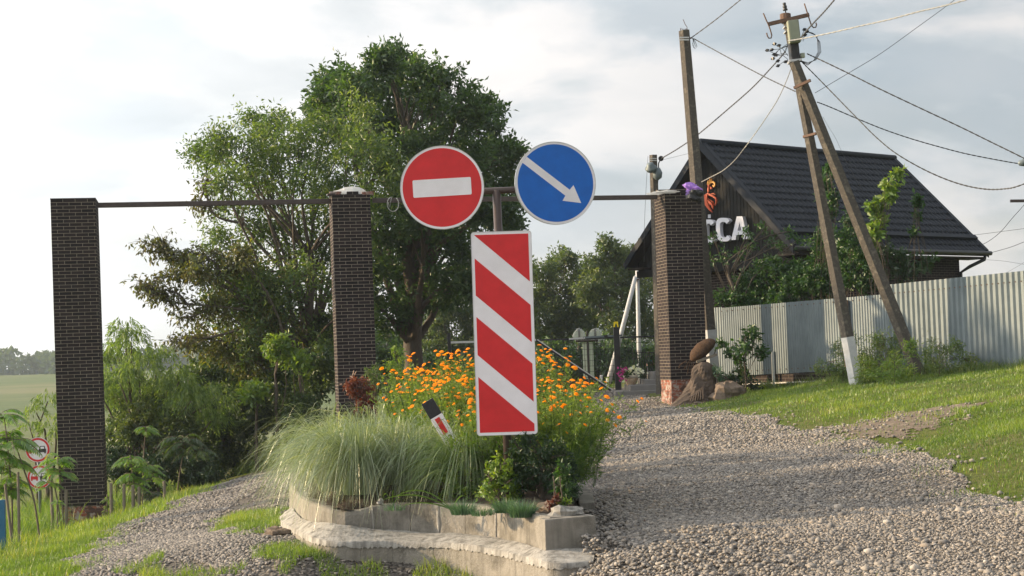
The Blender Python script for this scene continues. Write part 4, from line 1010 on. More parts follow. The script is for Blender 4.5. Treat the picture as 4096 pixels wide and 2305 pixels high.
# side return sheet beyond the pole (blue shade), posts, rails, brick plinth
fr = (4.62, 40.9); corr(fr, FA, lambda t: zb_a, lambda t: zt_a+.02, 12, .010, 'fence_sheet')
for t, px in ((.335, 0), (.93, 1)):
    p = P2(t); m = MB(); z = tz1(*p); m.box((p[0]-.045, p[1]-.03, z+.35), (.06, .06, 1.0)); m.build('fence_post', M['rim'], fence)
p = P2(.78); m = MB(); m.box((p[0]-.06, p[1]-.06, tz1(*p)+1.0), (.12, .12, 1.5)); m.build('rusty_post', M['rust'], fence)
p = (4.98, 41.2); m = MB(); m.box((p[0], p[1], 1.5), (.09, .09, 3.1)); m.build('white_post', M['white'], fence)
d2 = (Vector((*FB, 0))-Vector((*FA, 0))); mid = (Vector((*FA, 0))+Vector((*FB, 0)))/2; 
m = MB(); brickbox(m, (mid.x+.12, mid.y+.08), math.atan2(d2.y, d2.x), L1, .12, -.2, lerp(zb_a, zb_b, .0)+.03); m.build('brick_plinth', M['brickwall'], fence)
m = MB(); m.bar((FA[0]-.03, FA[1]-.03, zb_a-.22), (FB[0]-.03, FB[1]-.03, zb_b-.22), .03, .03); m.build('fence_rail', M['rim'], fence)
rv0 = MB(); rv0.box((0, 0, 0), (.022, .022, .022)); rvm = None
def rivet(p):
    global rvm
    if rvm is None: rvm = rv0.build('rivet', M['rust'], fence, origin=None).data; o = [x for x in bpy.data.objects if x.data == rvm][0]; rvm.transform(Matrix.Translation(ORG[fence.name]))
    else: o = bpy.data.objects.new('rivet', rvm); COL.objects.link(o); o.parent = fence
    o.location = Vector(p) - ORG[fence.name]
dv = d2.normalized(); nv = Vector((dv.y, -dv.x, 0)); nv = nv if nv.x < 0 else -nv
for i in range(56):
    t = (i//2)/27; zf = (.06, .95)[i % 2]
    q = Vector((*P2(t), 0)) + nv*.016; rivet((q.x, q.y, lerp(lerp(zb_a, zb_b, t), lerp(zt_a, zt_b, t), zf)))
for i in range(28):
    t = i/27; x = lerp(8.13, FC[0], t); y = lerp(34.63, FC[1], t)
    rivet((x-.022, y-.012, lerp(zc0, zc1, t)-.20))

# ------------------------------------------------------------------ utility poles
DP = 33.0
def zat(px, py, d): return at(px, py, d)
t1 = at(786.0, 14.5, DP); b1 = at(855.5, 379, DP); ax1 = (t1-b1).normalized(); g1 = b1 + ax1*((tz1(b1.x, b1.y)-.1-b1.z)/ax1.z)
up = empty('utility_pole', (b1.x, b1.y, tz1(b1.x, b1.y)), 'leaning concrete utility pole with slanting brace, crossarm, hooks and grey box', 'utility pole')
def px_w(w, d): return w/FPX*d
sd_ = Vector((1, -.35, 0)).normalized()
def octo(mb, p0, p1, r0, r1, squash=.85, a0=PI/8, n=8):
    p0 = Vector(p0); p1 = Vector(p1); d = (p1-p0).normalized(); u = sd_.cross(d).normalized(); w = d.cross(u).normalized(); V = []
    for p, r in ((p0, r0), (p1, r1)):
        for k in range(n): a = a0+2*PI*k/n; V.append(p + (w*math.cos(a) + u*math.sin(a)*squash)*r)
    mb.add(V, [tuple(range(n))[::-1], tuple(range(n, 2*n))] + [(k, (k+1) % n, n+(k+1) % n, n+k) for k in range(n)]); return mb
def trap(mb, p0, p1, w0, w1):    # trapezoid section pole: a broad front face and a bevelled left face
    p0 = Vector(p0); p1 = Vector(p1); d = (p1-p0).normalized(); s = Vector((1, .18, 0)); s = (s-d*s.dot(d)).normalized(); u = d.cross(s)
    V = []
    for p, w in ((p0, w0), (p1, w1)):
        for a, b in ((-.62, .25), (-.30, -.5), (.5, -.5), (.56, .5), (-.5, .5)): V.append(p + s*a*w - u*b*w*-1)
    n = 5; mb.add(V, [tuple(range(n)), tuple(range(n, 2*n))[::-1]] + [(k, n+k, n+(k+1) % n, (k+1) % n) for k in range(n)]); return mb
wl = b1 + ax1*((at(849, 337, DP).z-b1.z)/ax1.z)
m = MB(); trap(m, wl, t1, px_w(9.6, DP), px_w(6.2, DP)); m.build('main_pole', M['pole'], up)
m = MB(); trap(m, g1, wl, px_w(10.6, DP), px_w(9.8, DP)); m.build('whitewashed_foot', M['white'], up)
t2 = at(794, 62, DP-.3); b2 = at(918, 372, DP-.35); ax2 = (t2-b2).normalized(); g2 = b2 + ax2*((tz1(b2.x, b2.y)-.1-b2.z)/ax2.z)
m = MB(); trap(m, g2, t2, px_w(10.2, DP), px_w(7.8, DP)); br2 = m.build('brace_pole', M['pole'], up)
# crossarm, insulator, hooks
ca = at(768, 24.3, DP-.12); cb_ = at(809, 14.8, DP-.12)
m = MB(); m.bar(ca, cb_, .075, .075, side=(0, 1, 0)); m.build('crossarm', M['rust'], up)
m = MB(); m.lathe(at(785.4, 17, DP), [(.11, -.12), (.115, 0), (.115, .06), (.1, .07)], 12); m.build('pole_collar', M['rust'], up, smooth=False)
m = MB(); m.lathe(at(786, 14, DP), [(.012, 0), (.012, .07), (.05, .075), (.052, .10), (.035, .12), (.045, .14), (.045, .17), (.028, .185), (.035, .2), (.035, .235), (.01, .245)], 10, axis=(-.12, 0, 1)); m.build('insulator', M['black'], up, smooth=True)
hk = []
for pts in ([(763.3,13.2),(766,19.5),(768.8,25.5),(770.5,30.5),(771.8,35.4),(771,38.1),(768.8,38.2),(767.3,35.8),(766.6,32.8)], [(804.3,3.5),(807,12),(809.6,20),(811.2,24.8),(813.4,27.6),(815.8,27.2),(816.5,24.8),(815.9,22.6)]):
    m = MB(); m.tube([at(x, y, DP-.16) for x, y in pts], .014, 6); m.build('hook', M['rust'], up, smooth=True)
# grey box: oriented with the pole
bxc = (at(786.6, 21, DP-.3)+at(798, 20.6, DP-.3)+at(800.2, 42, DP-.3)+at(789.5, 44, DP-.3))/4
zd_ = (at(792.3, 20.8, DP)-at(794.9, 43, DP)).normalized(); xd_ = Vector((zd_.z, 0, -zd_.x)); Mx = Matrix((xd_, zd_.cross(xd_), zd_)).transposed()
m = MB(); m.box(bxc, (px_w(11, DP), .2, px_w(22.5, DP)), M=Mx); bx_ = m.build('meter_box', M['box'], up, bevel=.012)
m = MB(); m.box(bxc+Vector((0, -.108, .0)), (px_w(9.6, DP), .012, px_w(20.5, DP)), M=Mx); m.build('box_lid', M['box'], bx_, bevel=.01)
for py in (30.5, 33.5, 36.5):
    pass
for (px_, py_, w_) in ((788.3, 22, 8), (788.9, 27, 8), (789.6, 32, 8)):
    m = MB(); m.box(at(px_-1.2, py_, DP), (px_w(w_, DP), .26, .03), M=Mx); m.build('steel_band', M['rim'], up)
m = MB(); m.box(at(794.6, 61.5, DP-.1), (px_w(12, DP), .34, .045), M=Mx); m.build('steel_band', M['rim'], up)
m = MB(); m.box(at(794, 52, DP-.1), (px_w(9, DP), .3, .45), M=Mx); m.build('cable_wrap', M['black'], up, bevel=.03)
m = MB(); m.box(at(802.5, 55.5, DP-.1), (.09, .09, .10), M=Mx); m.build('junction_box', M['signback'], up, bevel=.012)
for (xa, ya, xb, yb) in ((794, 88, 810.5, 80.2), (803.5, 137, 816, 133.6)):
    m = MB(); m.bar(at(xa, ya, DP-.35), at(xb, yb, DP-.55), .055, .05); m.bar(at(xa, ya, DP+.2), at(xb, yb, DP+.15), .055, .05); m.build('clamp_bar', M['rust'], up)
# piercing connectors with their short cables
rg2 = random.Random(5)
conn = [(774.5,44),(779,45.5),(767.2,50.3),(771.8,49.8),(774,54.3),(776.2,55.2),(773,58.6),(777.8,61),(785.6,61.8),(778,65.8),(804.5,29.5),(807,31.5),(805,35)]
for cx_, cy_ in conn:
    c_ = at(cx_, cy_, DP-.15); m = MB(); m.box(c_, (.045, .045, .055), yaw=rg2.uniform(0, 1)); m.bar(c_-Vector((.045, 0, .01)), c_+Vector((.045, 0, .01)), .02, .02)
    tgt = at(788 if cx_ < 790 else 800, 47+rg2.uniform(-6, 14) if cx_ < 790 else 39, DP-.1); md = (c_+tgt)/2 + Vector((rg2.uniform(-.05, .05), 0, rg2.uniform(-.09, .03)))
    m.tube([c_, md, tgt], .006, 5); m.build('cable_connector', M['black'], up)
for k in range(4):
    o_ = k*1.4; P_ = [at(805.5, 31, DP-.2), at(813+o_, 33+k, DP-.2), at(820-o_*.6, 42, DP-.2), at(821-o_*.7, 52, DP-.2), at(816-o_*.5, 60, DP-.2), at(808, 62.5+k*.9, DP-.2), at(797.5, 60, DP-.2)]
    m = MB(); m.tube(P_, .006, 5); m.build('slack_cable', M['black'], up, smooth=True)

# pole behind the brick pillar
D2 = 38.6
ta = at(684.2, 30.5, D2); bb2 = at(713, 380, D2); axb = (ta-bb2).normalized()
wz = at(708, 330, D2).z; gg = bb2 + axb*((tz1(bb2.x, bb2.y)-.1-bb2.z)/axb.z); wp_ = bb2 + axb*((wz-bb2.z)/axb.z)
upb = empty('utility_pole', (bb2.x, bb2.y, tz1(bb2.x, bb2.y)), 'single concrete utility pole rising behind the drive pillar in front of the gable', 'utility pole')
m = MB(); trap(m, wp_, ta, px_w(11, D2), px_w(8.3, D2)); m.build('main_pole', M['pole'], upb)
m = MB(); trap(m, gg, wp_, px_w(12.4, D2), px_w(11.3, D2)); m.build('whitewashed_foot', M['white'], upb)
m = MB(); m.tube([at(681, 29.5, D2), at(680.8, 28, D2)], .01, 5); m.tube([at(686, 30, D2), at(687.2, 27.3, D2), at(685.2, 24.5, D2), at(683.2, 19.5, D2)], .008, 5)
for k in range(5): m.tube([at(680.5+k*1.7, 30.5, D2), at(680.6+k*1.7, 28.6, D2)], .008, 5)
m.build('rebar_ends', M['rust'], upb)
for yy in (37.5, 39.8):
    m = MB(); m.bar(at(679.8, yy, D2-.16), at(689.0, yy, D2-.16), .03, .02); m.build('steel_band', M['rim'], upb)
m = MB(); m.tube([at(689, 38.6, D2), at(692.3, 37.6, D2)], .02, 6); m.build('hook', M['rust'], upb)
m = MB(); m.tube([at(692.5, 38, D2), at(695.4, 42, D2), at(697, 46.5, D2), at(695, 48.8, D2), at(692.8, 45.5, D2), at(693.2, 41, D2), at(692.5, 38, D2)], .007, 5); m.tube([at(692.5, 38, D2), at(694.4, 43, D2), at(695.4, 46.5, D2), at(693.8, 47.8, D2), at(692.6, 43, D2)], .007, 5); m.build('slack_cable', M['black'], upb)

# small pole with street lamp seen left of the pillar
D3 = 43.0
lp = empty('street_lamp', (at(655, 300, D3).x, D3, tz1(at(655, 300, D3).x, D3)), 'short concrete pole with a grey bell street lamp left of the drive pillar', 'street lamp')
m = MB(); trap(m, (at(657, 300, D3).x+.02, D3, tz1(4, D3)-.1), at(653.3, 155, D3), px_w(8.2, D3), px_w(6, D3)); m.build('pole', M['pole'], lp)
m = MB(); m.lathe(at(650.8, 167.5, D3-.3), [(.015, .14), (.09, .12), (.10, .06), (.16, .0), (.165, -.02), (.12, -.10), (.04, -.15)], 16, axis=(-.2, -.5, .8)); lh = m.build('lamp_head', M['galv'], lp, smooth=True)
m = MB(); m.lathe(at(657.6, 173, D3-.2), [(.03, -.2), (.12, -.12), (.13, .02), (.06, .14)], 14, axis=(.1, 0, 1)); m.build('lamp_head', M['galv'], lp, smooth=True)
for yy in (158.5, 160.5):
    m = MB(); m.bar(at(650, yy, D3-.12), at(656.8, yy, D3-.12), .02, .02); m.build('steel_band', M['rim'], lp)
m = MB(); m.tube([at(661, 159, D3), at(658.6, 163, D3), at(658.5, 170, D3), at(658, 178, D3), at(657.2, 188, D3)], .016, 6); m.build('cable_loop', M['black'], lp, smooth=True)
m = MB(); m.lathe(at(661, 158.5, D3), [(.06, -.02), (.075, 0), (.06, .02)], 12, axis=(0, 1, 0)); m.build('cable_clamp', M['black'], lp)

# ------------------------------------------------------------------ cables
def catm(P, n=10):
    Q = []
    for i in range(len(P)-1):
        p0 = P[max(i-1, 0)]; p1_ = P[i]; p2_ = P[i+1]; p3_ = P[min(i+2, len(P)-1)]
        for k in range(n):
            t = k/n; Q.append(.5*((2*p1_) + (p2_-p0)*t + (2*p0-5*p1_+4*p2_-p3_)*t*t + (3*p1_-p0-3*p2_+p3_)*t**3))
    return Q + [P[-1]]
def cable(pts, d0, d1, label, r=.012, twist=False, mat='wire'):
    n = len(pts); P = [at(x, y, d0+(d1-d0)*i/(n-1)) for i, (x, y) in enumerate(pts)]
    Q = catm(P, 16 if twist else 10); m = MB()
    if twist:
        Ls = 0; A = []; B = []; den_ = []
        Q2 = []
        for a, b in zip(Q[:-1], Q[1:]):
            k = max(1, int((b-a).length/.05)); Q2 += [a+(b-a)*j/k for j in range(k)]
        for i, q in enumerate(Q2):
            ph = i*.05/.30*2*PI; o = Vector((0, math.cos(ph), math.sin(ph)))*r*.52
            if twist == 2: o = Vector((math.cos(ph)*.6, math.cos(ph), math.sin(ph)))*r*.95
            A.append(q+o); B.append(q-o)
        m.tube(A, r*.62, 5); m.tube(B, r*.62, 5)
    else: m.tube(Q, r*.8, 6)
    o = m.build('power_cable', M[mat], origin=P[0], smooth=True); return tag(o, label, 'cable')
cable([(692,37.3),(716,19.5),(741.5,-1),(775,-28)], D2, 36, 'cable rising from the single pole to the top edge of the picture', .014, 1)
cable([(693.5,38.5),(730,58.5),(765,77),(796.5,92)], D2, DP+.2, 'cable crossing from the single pole down to the braced pole', .014, 1)
cable([(660.8,158.8),(679,148),(698,134.5),(727,110),(752,88),(771,68),(786,51)], D3, DP, 'thick twisted cable sagging from the street lamp pole to the connectors', .017, 1)
cable([(701.3,182),(711,177),(723,170.5),(734,161),(743,150),(757,131),(768,115),(778,99),(786,82),(791.3,68)], 37.6, DP, 'steep sagging cable from the pillar top to the braced pole', .012, 1, 'wirealu')
cable([(788,40.8),(800.5,38.9),(829,33.2),(860,26),(889,19.5),(919,11.5),(945,5.5),(970,-1.5),(1040,-22)], DP-.35, 24, 'bright twisted aluminium cable running right from under the grey box', .015, 1, 'wirealu')
cable([(799,41),(806,31.5),(814.5,22),(824,12),(835.5,-1.5),(850,-20)], DP-.2, 28, 'thick black twisted cable rising from the connectors beside the box', .018, 1)
cable([(807,53.7),(826,62.5),(854,76),(882,90),(920,108),(959,126.3),(992,142.5),(1024,158.3),(1075,185)], DP-.1, 30, 'upper black cable sloping down right from the braced pole', .014, 1)
cable([(800,60),(815,75),(835,95.5),(856,117),(876,137),(897,154),(926,170.5),(955,182.5),(981,188.6),(1003,189),(1024,184),(1080,160)], DP, 29, 'long black cable sagging lowest over the house roof', .014, 1)
cable([(817,102),(830,107),(858,119),(884,129.5),(911,138.7),(938,146.5),(965,153.5),(995,159.5),(1022,164),(1060,168)], DP-.3, 34, 'lower black cable from the brace to the lamp at the right edge', .012, 1)
cable([(815,93),(847,74),(880,54),(917,27.5),(955,-.5),(990,-30)], DP, 34, 'thin straight wire crossing the bright twisted cable', .008)
cable([(823,117),(829,127.5),(836,139),(843.5,155.5),(852,172),(862,190)], DP, 43, 'very thin wire dropping from the brace to the roof', .004)
cable([(978,246.5),(989,241),(1001,231.5),(1012,218.5),(1024,205),(1045,180)], 50.5, 48, 'wire curving up from the roof end to the dark bracket', .010)
cable([(969,235.7),(1024,228.6),(1090,220)], 51, 50, 'nearly level thin wire behind the roof end', .008)
cable([(986,254),(999,250.5),(1011,247),(1024,242),(1060,228)], 50.5, 48, 'wire leaving the gutter corner to the right', .010)
cable([(983,259.5),(1003,261),(1024,264.3),(1060,270)], 51, 50, 'faint sagging wire just above the fence', .006)
cable([(1006,273),(1024,262.5),(1050,246)], 60, 58, 'short faint wire rising from behind the fence at the right edge', .006)
cable([(648,156),(646,190),(644.5,225),(644,262)], 46, 46, 'thin drop wire hanging down left of the drive pillar', .006)
cable([(699,151),(664,159.5)], 43, 43, 'short thin tie wire behind the single pole', .005)
# lamp and bracket at the right edge
lo_ = empty('street_lamp', at(1045, 300, 30), 'blue grey street lamp head entering at the right edge above the house', 'street lamp')
m = MB(); m.lathe(at(1024, 162.5, 30), [(.0, -.12), (.05, -.09), (.075, 0), (.07, .12), (.03, .2)], 14, axis=(1, 0, .12)); m.build('lamp_head', M['galv'], lo_, smooth=True)
m = MB(); m.tube([at(1030, 162, 30), at(1050, 160, 30), at(1050, 300, 30)+Vector((0, 0, -3.5))], .05, 8); m.build('pole', M['pole'], lo_, smooth=True)
m = MB(); m.bar(at(1010.5, 201, 46), at(1060, 200.5, 46), .08, .09); o = m.build('steel_bracket', M['darkmetal'], origin=at(1030, 201, 46)); tag(o, 'dark steel bracket poking in at the right edge', 'bracket')

# ------------------------------------------------------------------ sliding gate, beacon post
DG = 46.5
gate = empty('sliding_gate', (at(560, 393, DG).x, DG, tz1(1.5, DG)), 'black steel sliding gate with diagonal tail across the drive', 'gate')
def rod(name, pts, r, mat, parent, sq=True, d=DG):
    m = MB()
    if sq: m.bar(at(*pts[0], d), at(*pts[1], d), r, r)
    else: m.tube([at(*p, d) for p in pts], r, 8)
    return m.build(name, mat, parent)
rod('bottom_rail', ((449, 396.5), (616, 394.2)), .13, M['black'], gate)
rod('diagonal_tail', ((537, 340.5), (615.5, 393)), .085, M['black'], gate, d=DG-.05)
rod('diagonal_tail', ((537.3, 339.6), (615.8, 392.0)), .03, M['rim'], gate, d=DG-.1)
rod('top_rail', ((449, 342.5), (536, 340)), .06, M['rim'], gate)
rod('top_rail', ((536, 340.2), (615, 337.6)), .05, M['black'], gate)
rod('end_post', ((449, 333), (451, 398)), .09, M['black'], gate)
m = MB()
for k in range(42):
    px_ = 452 + k*4.0; m.tube([at(px_, 342.5-(px_-452)*.028, DG+.02), at(px_+1.7, 394.5, DG+.02)], .005, 4, cap=False)
for k in range(9): m.tube([at(449.5, 347+k*5.6, DG+.02), at(616, 343+k*5.6, DG+.02)], .005, 4, cap=False)
m.build('wire_mesh', M['black'], gate)
m = MB(); m.box(at(567, 393.7, DG-.14), (.6, .12, .035)); m.build('gate_roller', M['rim'], gate)
bp_ = empty('gate_post', (at(618, 391, DG-.25).x, DG-.25, tz1(3, DG)), 'thick black gate post topped by a yellow warning beacon', 'gate post')
m = MB(); m.bar(at(618.5, 393.5, DG-.25), at(616.2, 327.3, DG-.25), .17, .17); m.build('post', M['black'], bp_, bevel=.01)
m = MB(); tpb = at(616.0, 327.1, DG-.25)
prof = [(-.075, 0), (-.06, .15), (-.03, .16), (.03, .16), (.06, .15), (.075, 0), (.035, 0), (.02, .10), (-.02, .10), (-.035, 0)]
q = [tpb + Vector((a, -.04, b)) for a, b in prof]
m.add([*q, *[p+Vector((0, .08, 0)) for p in q]], [(0,1,8,9), (1,2,8), (2,3,7,8), (3,4,7), (4,5,6,7)] + [(19,18,11,10), (18,12,11), (18,17,13,12), (17,14,13), (17,16,15,14)] + [(i, 10+i, 10+(i+1) % 10, (i+1) % 10) for i in range(10)]); m.build('yellow_beacon', M['yellow'], bp_)
mo = empty('gate_motor_arm', at(600, 337, DG-.1), 'pale tubular gate opener arm lying along the gate top', 'gate opener')
rod('arm_tube', ((583, 337.6), (622, 335.3)), .05, M['galv'], mo, d=DG-.2); rod('arm_joint', ((604, 336.6), (607.5, 336.2)), .08, M['black'], mo, d=DG-.2); rod('arm_tube', ((569, 339), (585, 338.0)), .05, M['rim'], mo, d=DG-.2)
lf = empty('mesh_fence', (at(640, 338, 47.5).x, 47.5, tz1(3.8, 47.5)), 'black mesh fence bay between beacon post and house', 'fence')
m = MB(); m.bar(at(620, 337.5, 47.3), at(655, 336.3, 47.3), .05, .05); m.build('top_rail', M['black'], lf)
m = MB()
for k in range(9): m.tube([at(620.5+k*3.9, 337, 47.3), at(622+k*3.9, 392, 47.3)], .005, 4, cap=False)
for k in range(7): m.tube([at(620, 343+k*8, 47.3), at(655, 342+k*8, 47.3)], .005, 4, cap=False)
m.build('wire_mesh', M['black'], lf)

# back of another sign group beyond the gate
DB = 76.0
bs = empty('road_sign', (at(589, 391, DB).x, DB, tz1(3.6, DB)), 'sign group seen from behind beyond the gate, two plastic-wrapped discs over a pale board', 'road sign')
m = MB(); m.tube([at(587.2, 331, DB), at(589.6, 391, DB)+Vector((0, 0, -.4))], .055, 8); m.build('post', M['trim'], bs)
m = MB(); m.tube([at(576, 341.2, DB-.1), at(598, 340.3, DB-.1)], .05, 8); m.build('crossbar', M['trim'], bs)
for cx_, cy_ in ((579.2, 334.5), (595.2, 333.8)):
    cc_ = at(cx_, cy_+1, DB); r_ = 6.3/FPX*DB
    dd = plate('round_plate', bs, cc_, X3, Z3, circ(r_, 28), M['signback'], 0, .01)
    m = MB(); m.bar(cc_+Vector((0, -.03, -r_*.95)), cc_+Vector((0, -.03, r_*.98)), .10, .02, side=(1, 0, 0)); m.build('bracket', M['trim'], dd)
    m = MB(); m.blob(cc_+Vector((0, -.03, -.03)), (r_*1.04, .06, r_*1.08), 18, 10, .12, seed=int(cx_)); m.build('plastic_wrap', M['thinfilm'], dd)
pc = at(588.3, 360.6, DB); plate('board_back', bs, pc, X3, Z3, rrect(10.6/FPX*DB, 36.5/FPX*DB, .05), M['signback'], 0, .01)
m = MB(); m.bar(at(587.8, 343, DB-.05), at(588.9, 378.5, DB-.05), .09, .05, side=(1, 0, 0)); m.build('board_channel', M['trim'], bs)

# far braced pole, white marker stake, kiosk, railing, pot, person
DF = 58.0
fp = empty('utility_pole', (at(639, 392, DF).x, DF, tz1(4.5, DF)), 'far pale concrete pole with slanting brace beyond the gate', 'utility pole')
m = MB(); m.tube([at(637.2, 270, DF), at(638.9, 345, DF), at(640.5, 396, DF)], [.065, .08, .09], 8); m.build('main_pole', M['white'], fp, smooth=True)
m = MB(); m.tube([at(635.5, 277, DF-.3), at(620.5, 336, DF-.6), at(606.5, 389.5, DF-1)], [.075, .085, .10], 8); m.build('brace_pole', M['white'], fp, smooth=True)
m = MB(); m.box(at(636.2, 279.5, DF-.15), (.22, .3, .05)); m.build('clamp_bar', M['rust'], fp)
m = MB(); m.bar(at(600.3, 391, 60), at(601.3, 375, 60), .09, .06); o = m.build('marker_stake', M['signwhite'], origin=at(600.3, 391, 60)); tag(o, 'short white stake left of the far brace pole foot', 'stake')
ki = empty('kiosk', (at(646, 390, 92).x, 92, tz1(8, 92)), 'small pale kiosk glimpsed between far pole and house corner', 'kiosk')
a = at(634.8, 339, 92); b = at(660, 353, 92)
m = MB(); m.box(((a.x+b.x)/2, 93, a.z-.12), (b.x-a.x+.2, 2.3, .24)); m.build('roof_band', M['signwhite'], ki)
m = MB(); m.box(((a.x+b.x)/2, 93, (a.z+b.z)/2-1.0), (b.x-a.x, 2, a.z-b.z+1.2)); m.build('body', M['galv'], ki)
m = MB(); m.box(((a.x+b.x)/2, 91.97, b.z-.6), (1.0, .06, .9)); m.build('window', M['black'], ki)
rl = empty('railing', (at(645, 384, 46.2).x, 46.2, tz1(4, 46.2)), 'black steel railing left of the house corner above the steps', 'railing')
for k in range(8):
    m = MB(); px_ = 637+k*2.1; m.tube([at(px_, 352+k*.2, 46.3), at(px_+1.3, 387-k*.6, 46.3)], .010, 5); m.build('baluster', M['black'], rl)
m = MB(); m.bar(at(636, 352, 46.3), at(655, 352.5, 46.3), .03, .03); m.build('handrail', M['black'], rl)
pp = at(631.3, 388.2, 45.4)
po = empty('flower_pot', pp, 'large ornamented tan flower pot with pale rim beside the steps', 'flower pot'); r_ = 7.7/FPX*45.4
m = MB(); m.lathe(pp, [(.09, 0), (.10, .02), (.13, .12), (.18, .22), (.205, .29)], 22); m.build('pot_body', M['pot'], po, smooth=True)
m = MB(); m.lathe(pp, [(.205, .291), (.225, .30), (.228, .365), (.20, .37)], 22); m.build('pot_rim', M['potrim'], po, smooth=True)
# ------------------------------------------------------------------ person half hidden by the house corner
PD = 60.0
pe = at(650.8, 381, PD); zf = pe.z; hh = (at(650.8, 352, PD).z - zf)
per = empty('person', pe, 'person in teal shirt and dark trousers standing at the house corner holding something pale', 'person')
def skinned(name, verts, edges, radii, mat, parent, root=0):
    me = bpy.data.meshes.new(name); org = ORG[parent.name]; me.from_pydata([tuple(Vector(v)-org) for v in verts], edges, [])
    o = bpy.data.objects.new(name, me); COL.objects.link(o); o.parent = parent; ORG[o.name] = org
    sk = o.modifiers.new('s', 'SKIN'); me.skin_vertices or None
    for i, r in enumerate(radii): me.skin_vertices[0].data[i].radius = (r, r)
    me.skin_vertices[0].data[root].use_root = True
    o.modifiers.new('u', 'SUBSURF').levels = 1; me.materials.append(mat); return o
s_ = hh/1.75; B = pe
def bp3(x, y, z): return B + Vector((x, y, z))*s_
try:
    vs = [bp3(0,0,.95), bp3(0,0,1.2), bp3(0,0,1.42), bp3(0,0,1.52), bp3(0,-.01,1.62), bp3(0,0,1.70),
          bp3(-.17,0,1.40), bp3(-.24,-.02,1.14), bp3(-.20,-.16,.93), bp3(-.17,-.24,.90), bp3(.17,0,1.40), bp3(.23,0,1.12), bp3(.22,-.1,.9),
          bp3(-.09,0,.88), bp3(-.10,-.02,.48), bp3(-.11,.02,.07), bp3(-.11,-.12,.03), bp3(.09,0,.88), bp3(.11,-.02,.48), bp3(.13,.04,.07), bp3(.14,-.08,.03)]
    es = [(0,1),(1,2),(2,3),(3,4),(4,5),(2,6),(6,7),(7,8),(8,9),(2,10),(10,11),(11,12),(0,13),(13,14),(14,15),(15,16),(0,17),(17,18),(18,19),(19,20)]
    rd = [.14,.14,.15,.055,.095,.07,.065,.045,.035,.03,.065,.045,.035,.09,.065,.04,.035,.09,.065,.04,.035]
    skinned('body', vs, es, [r*s_ for r in rd], M['skin'], per)
    skinned('shirt', [bp3(0,0,.98), bp3(0,0,1.2), bp3(0,0,1.43), bp3(-.18,0,1.39), bp3(-.235,-.01,1.2), bp3(.18,0,1.39), bp3(.225,0,1.2)], [(0,1),(1,2),(2,3),(3,4),(2,5),(5,6)], [r*s_ for r in (.165,.16,.155,.085,.07,.085,.07)], M['shirt'], per)
    skinned('trousers', [bp3(0,0,.93), bp3(-.09,0,.86), bp3(-.10,-.02,.48), bp3(-.11,.02,.10), bp3(.09,0,.86), bp3(.11,-.02,.48), bp3(.13,.04,.10)], [(0,1),(1,2),(2,3),(0,4),(4,5),(5,6)], [r*s_ for r in (.16,.11,.085,.07,.11,.085,.07)], M['trouser'], per)
    m = MB(); m.blob(bp3(0, .02, 1.70), (.10*s_, .11*s_, .09*s_), 12, 8, .03); m.build('hair', M['hair'], per, smooth=True)
except Exception as ex: print('PERSON', ex)

# ------------------------------------------------------------------ wicker sculpture, stump, rocks
wc = at(703, 350.5, 36.3)
wk = empty('wicker_sculpture', wc, 'brown oval wicker nest perched tilted on the stump beside the pillar', 'sculpture')
Mw = Matrix.Rotation(R_(-38), 3, 'Y')
m = MB(); n_, mm_ = 30, 18; V = []
for i in range(mm_+1):
    th = PI*i/mm_
    for k in range(n_):
        a = 2*PI*k/n_; rr_ = 1+.035*math.sin(k*PI+i*PI)+.03*math.sin(9*th)
        q = Vector((math.cos(th)*.36, math.sin(th)*math.cos(a)*.19*rr_, math.sin(th)*math.sin(a)*.175*rr_*(1.15 if math.sin(a) > 0 else .75))); V.append(tuple(wc + Mw @ q))
m.add(V, [(i*n_+k, i*n_+(k+1) % n_, (i+1)*n_+(k+1) % n_, (i+1)*n_+k) for i in range(mm_) for k in range(n_)]); m.build('woven_shell', M['wicker'], wk)
m = MB(); m.bar(at(696.5, 361.8, 36.2), at(716.5, 354.5, 36.2), .05, .22); m.build('perch_board', M['wood'], wk)
for a in range(7): m = MB(); m.tube([at(690+a*1.5, 360, 36.3), at(686+a*2.4, 366+a % 3, 36.2), at(684+a*3.4, 369+(a*5) % 6, 36.25)], .008, 5); m.build('twig_leg', M['wicker'], wk)
m = MB(); m.tube([at(686, 361, 36.2), at(680, 365, 36.2), at(679, 368.5, 36.2)], .014, 5); m.build('head', M['wicker'], wk); m = MB(); m.tube([at(712, 357, 36.3), at(714, 354.5, 36.3), at(716, 349.5, 36.3)], .01, 5)
m.build('stay', M['wicker'], wk)
sb = at(703, 409, 36.1); zg = tz1(sb.x, sb.y)
st = empty('tree_stump', (sb.x, sb.y, zg), 'sculpted brown stump flaring to roots between the drive pillar and boulder', 'stump')
m = MB(); n_ = 28; V = []; Hs = at(707, 362, 36.1).z - zg; rgs = random.Random(3)
lv_ = 14
for i in range(lv_+1):
    t = i/lv_
    for k in range(n_):
        a = 2*PI*k/n_; r = .25 + .10*(1-t) + .42*(1-t)**4*(1+.35*math.cos(3*a+1)) ; r *= 1+.10*math.sin(5*a+3*t*4)+.05*rgs.uniform(-1, 1)
        r *= math.sqrt(max(0.02, 1-max(0, t-.8)**2*22))
        V.append((sb.x + .07*t + r*math.cos(a) - .13*(1-t)**2, sb.y + r*.7*math.sin(a), zg-.1+(Hs+.1)*t))
m.add(V, [(i*n_+k, i*n_+(k+1) % n_, (i+1)*n_+(k+1) % n_, (i+1)*n_+k) for i in range(lv_) for k in range(n_)] + [tuple(lv_*n_+k for k in range(n_))]); m.build('trunk', M['stump'], st)
m = MB()
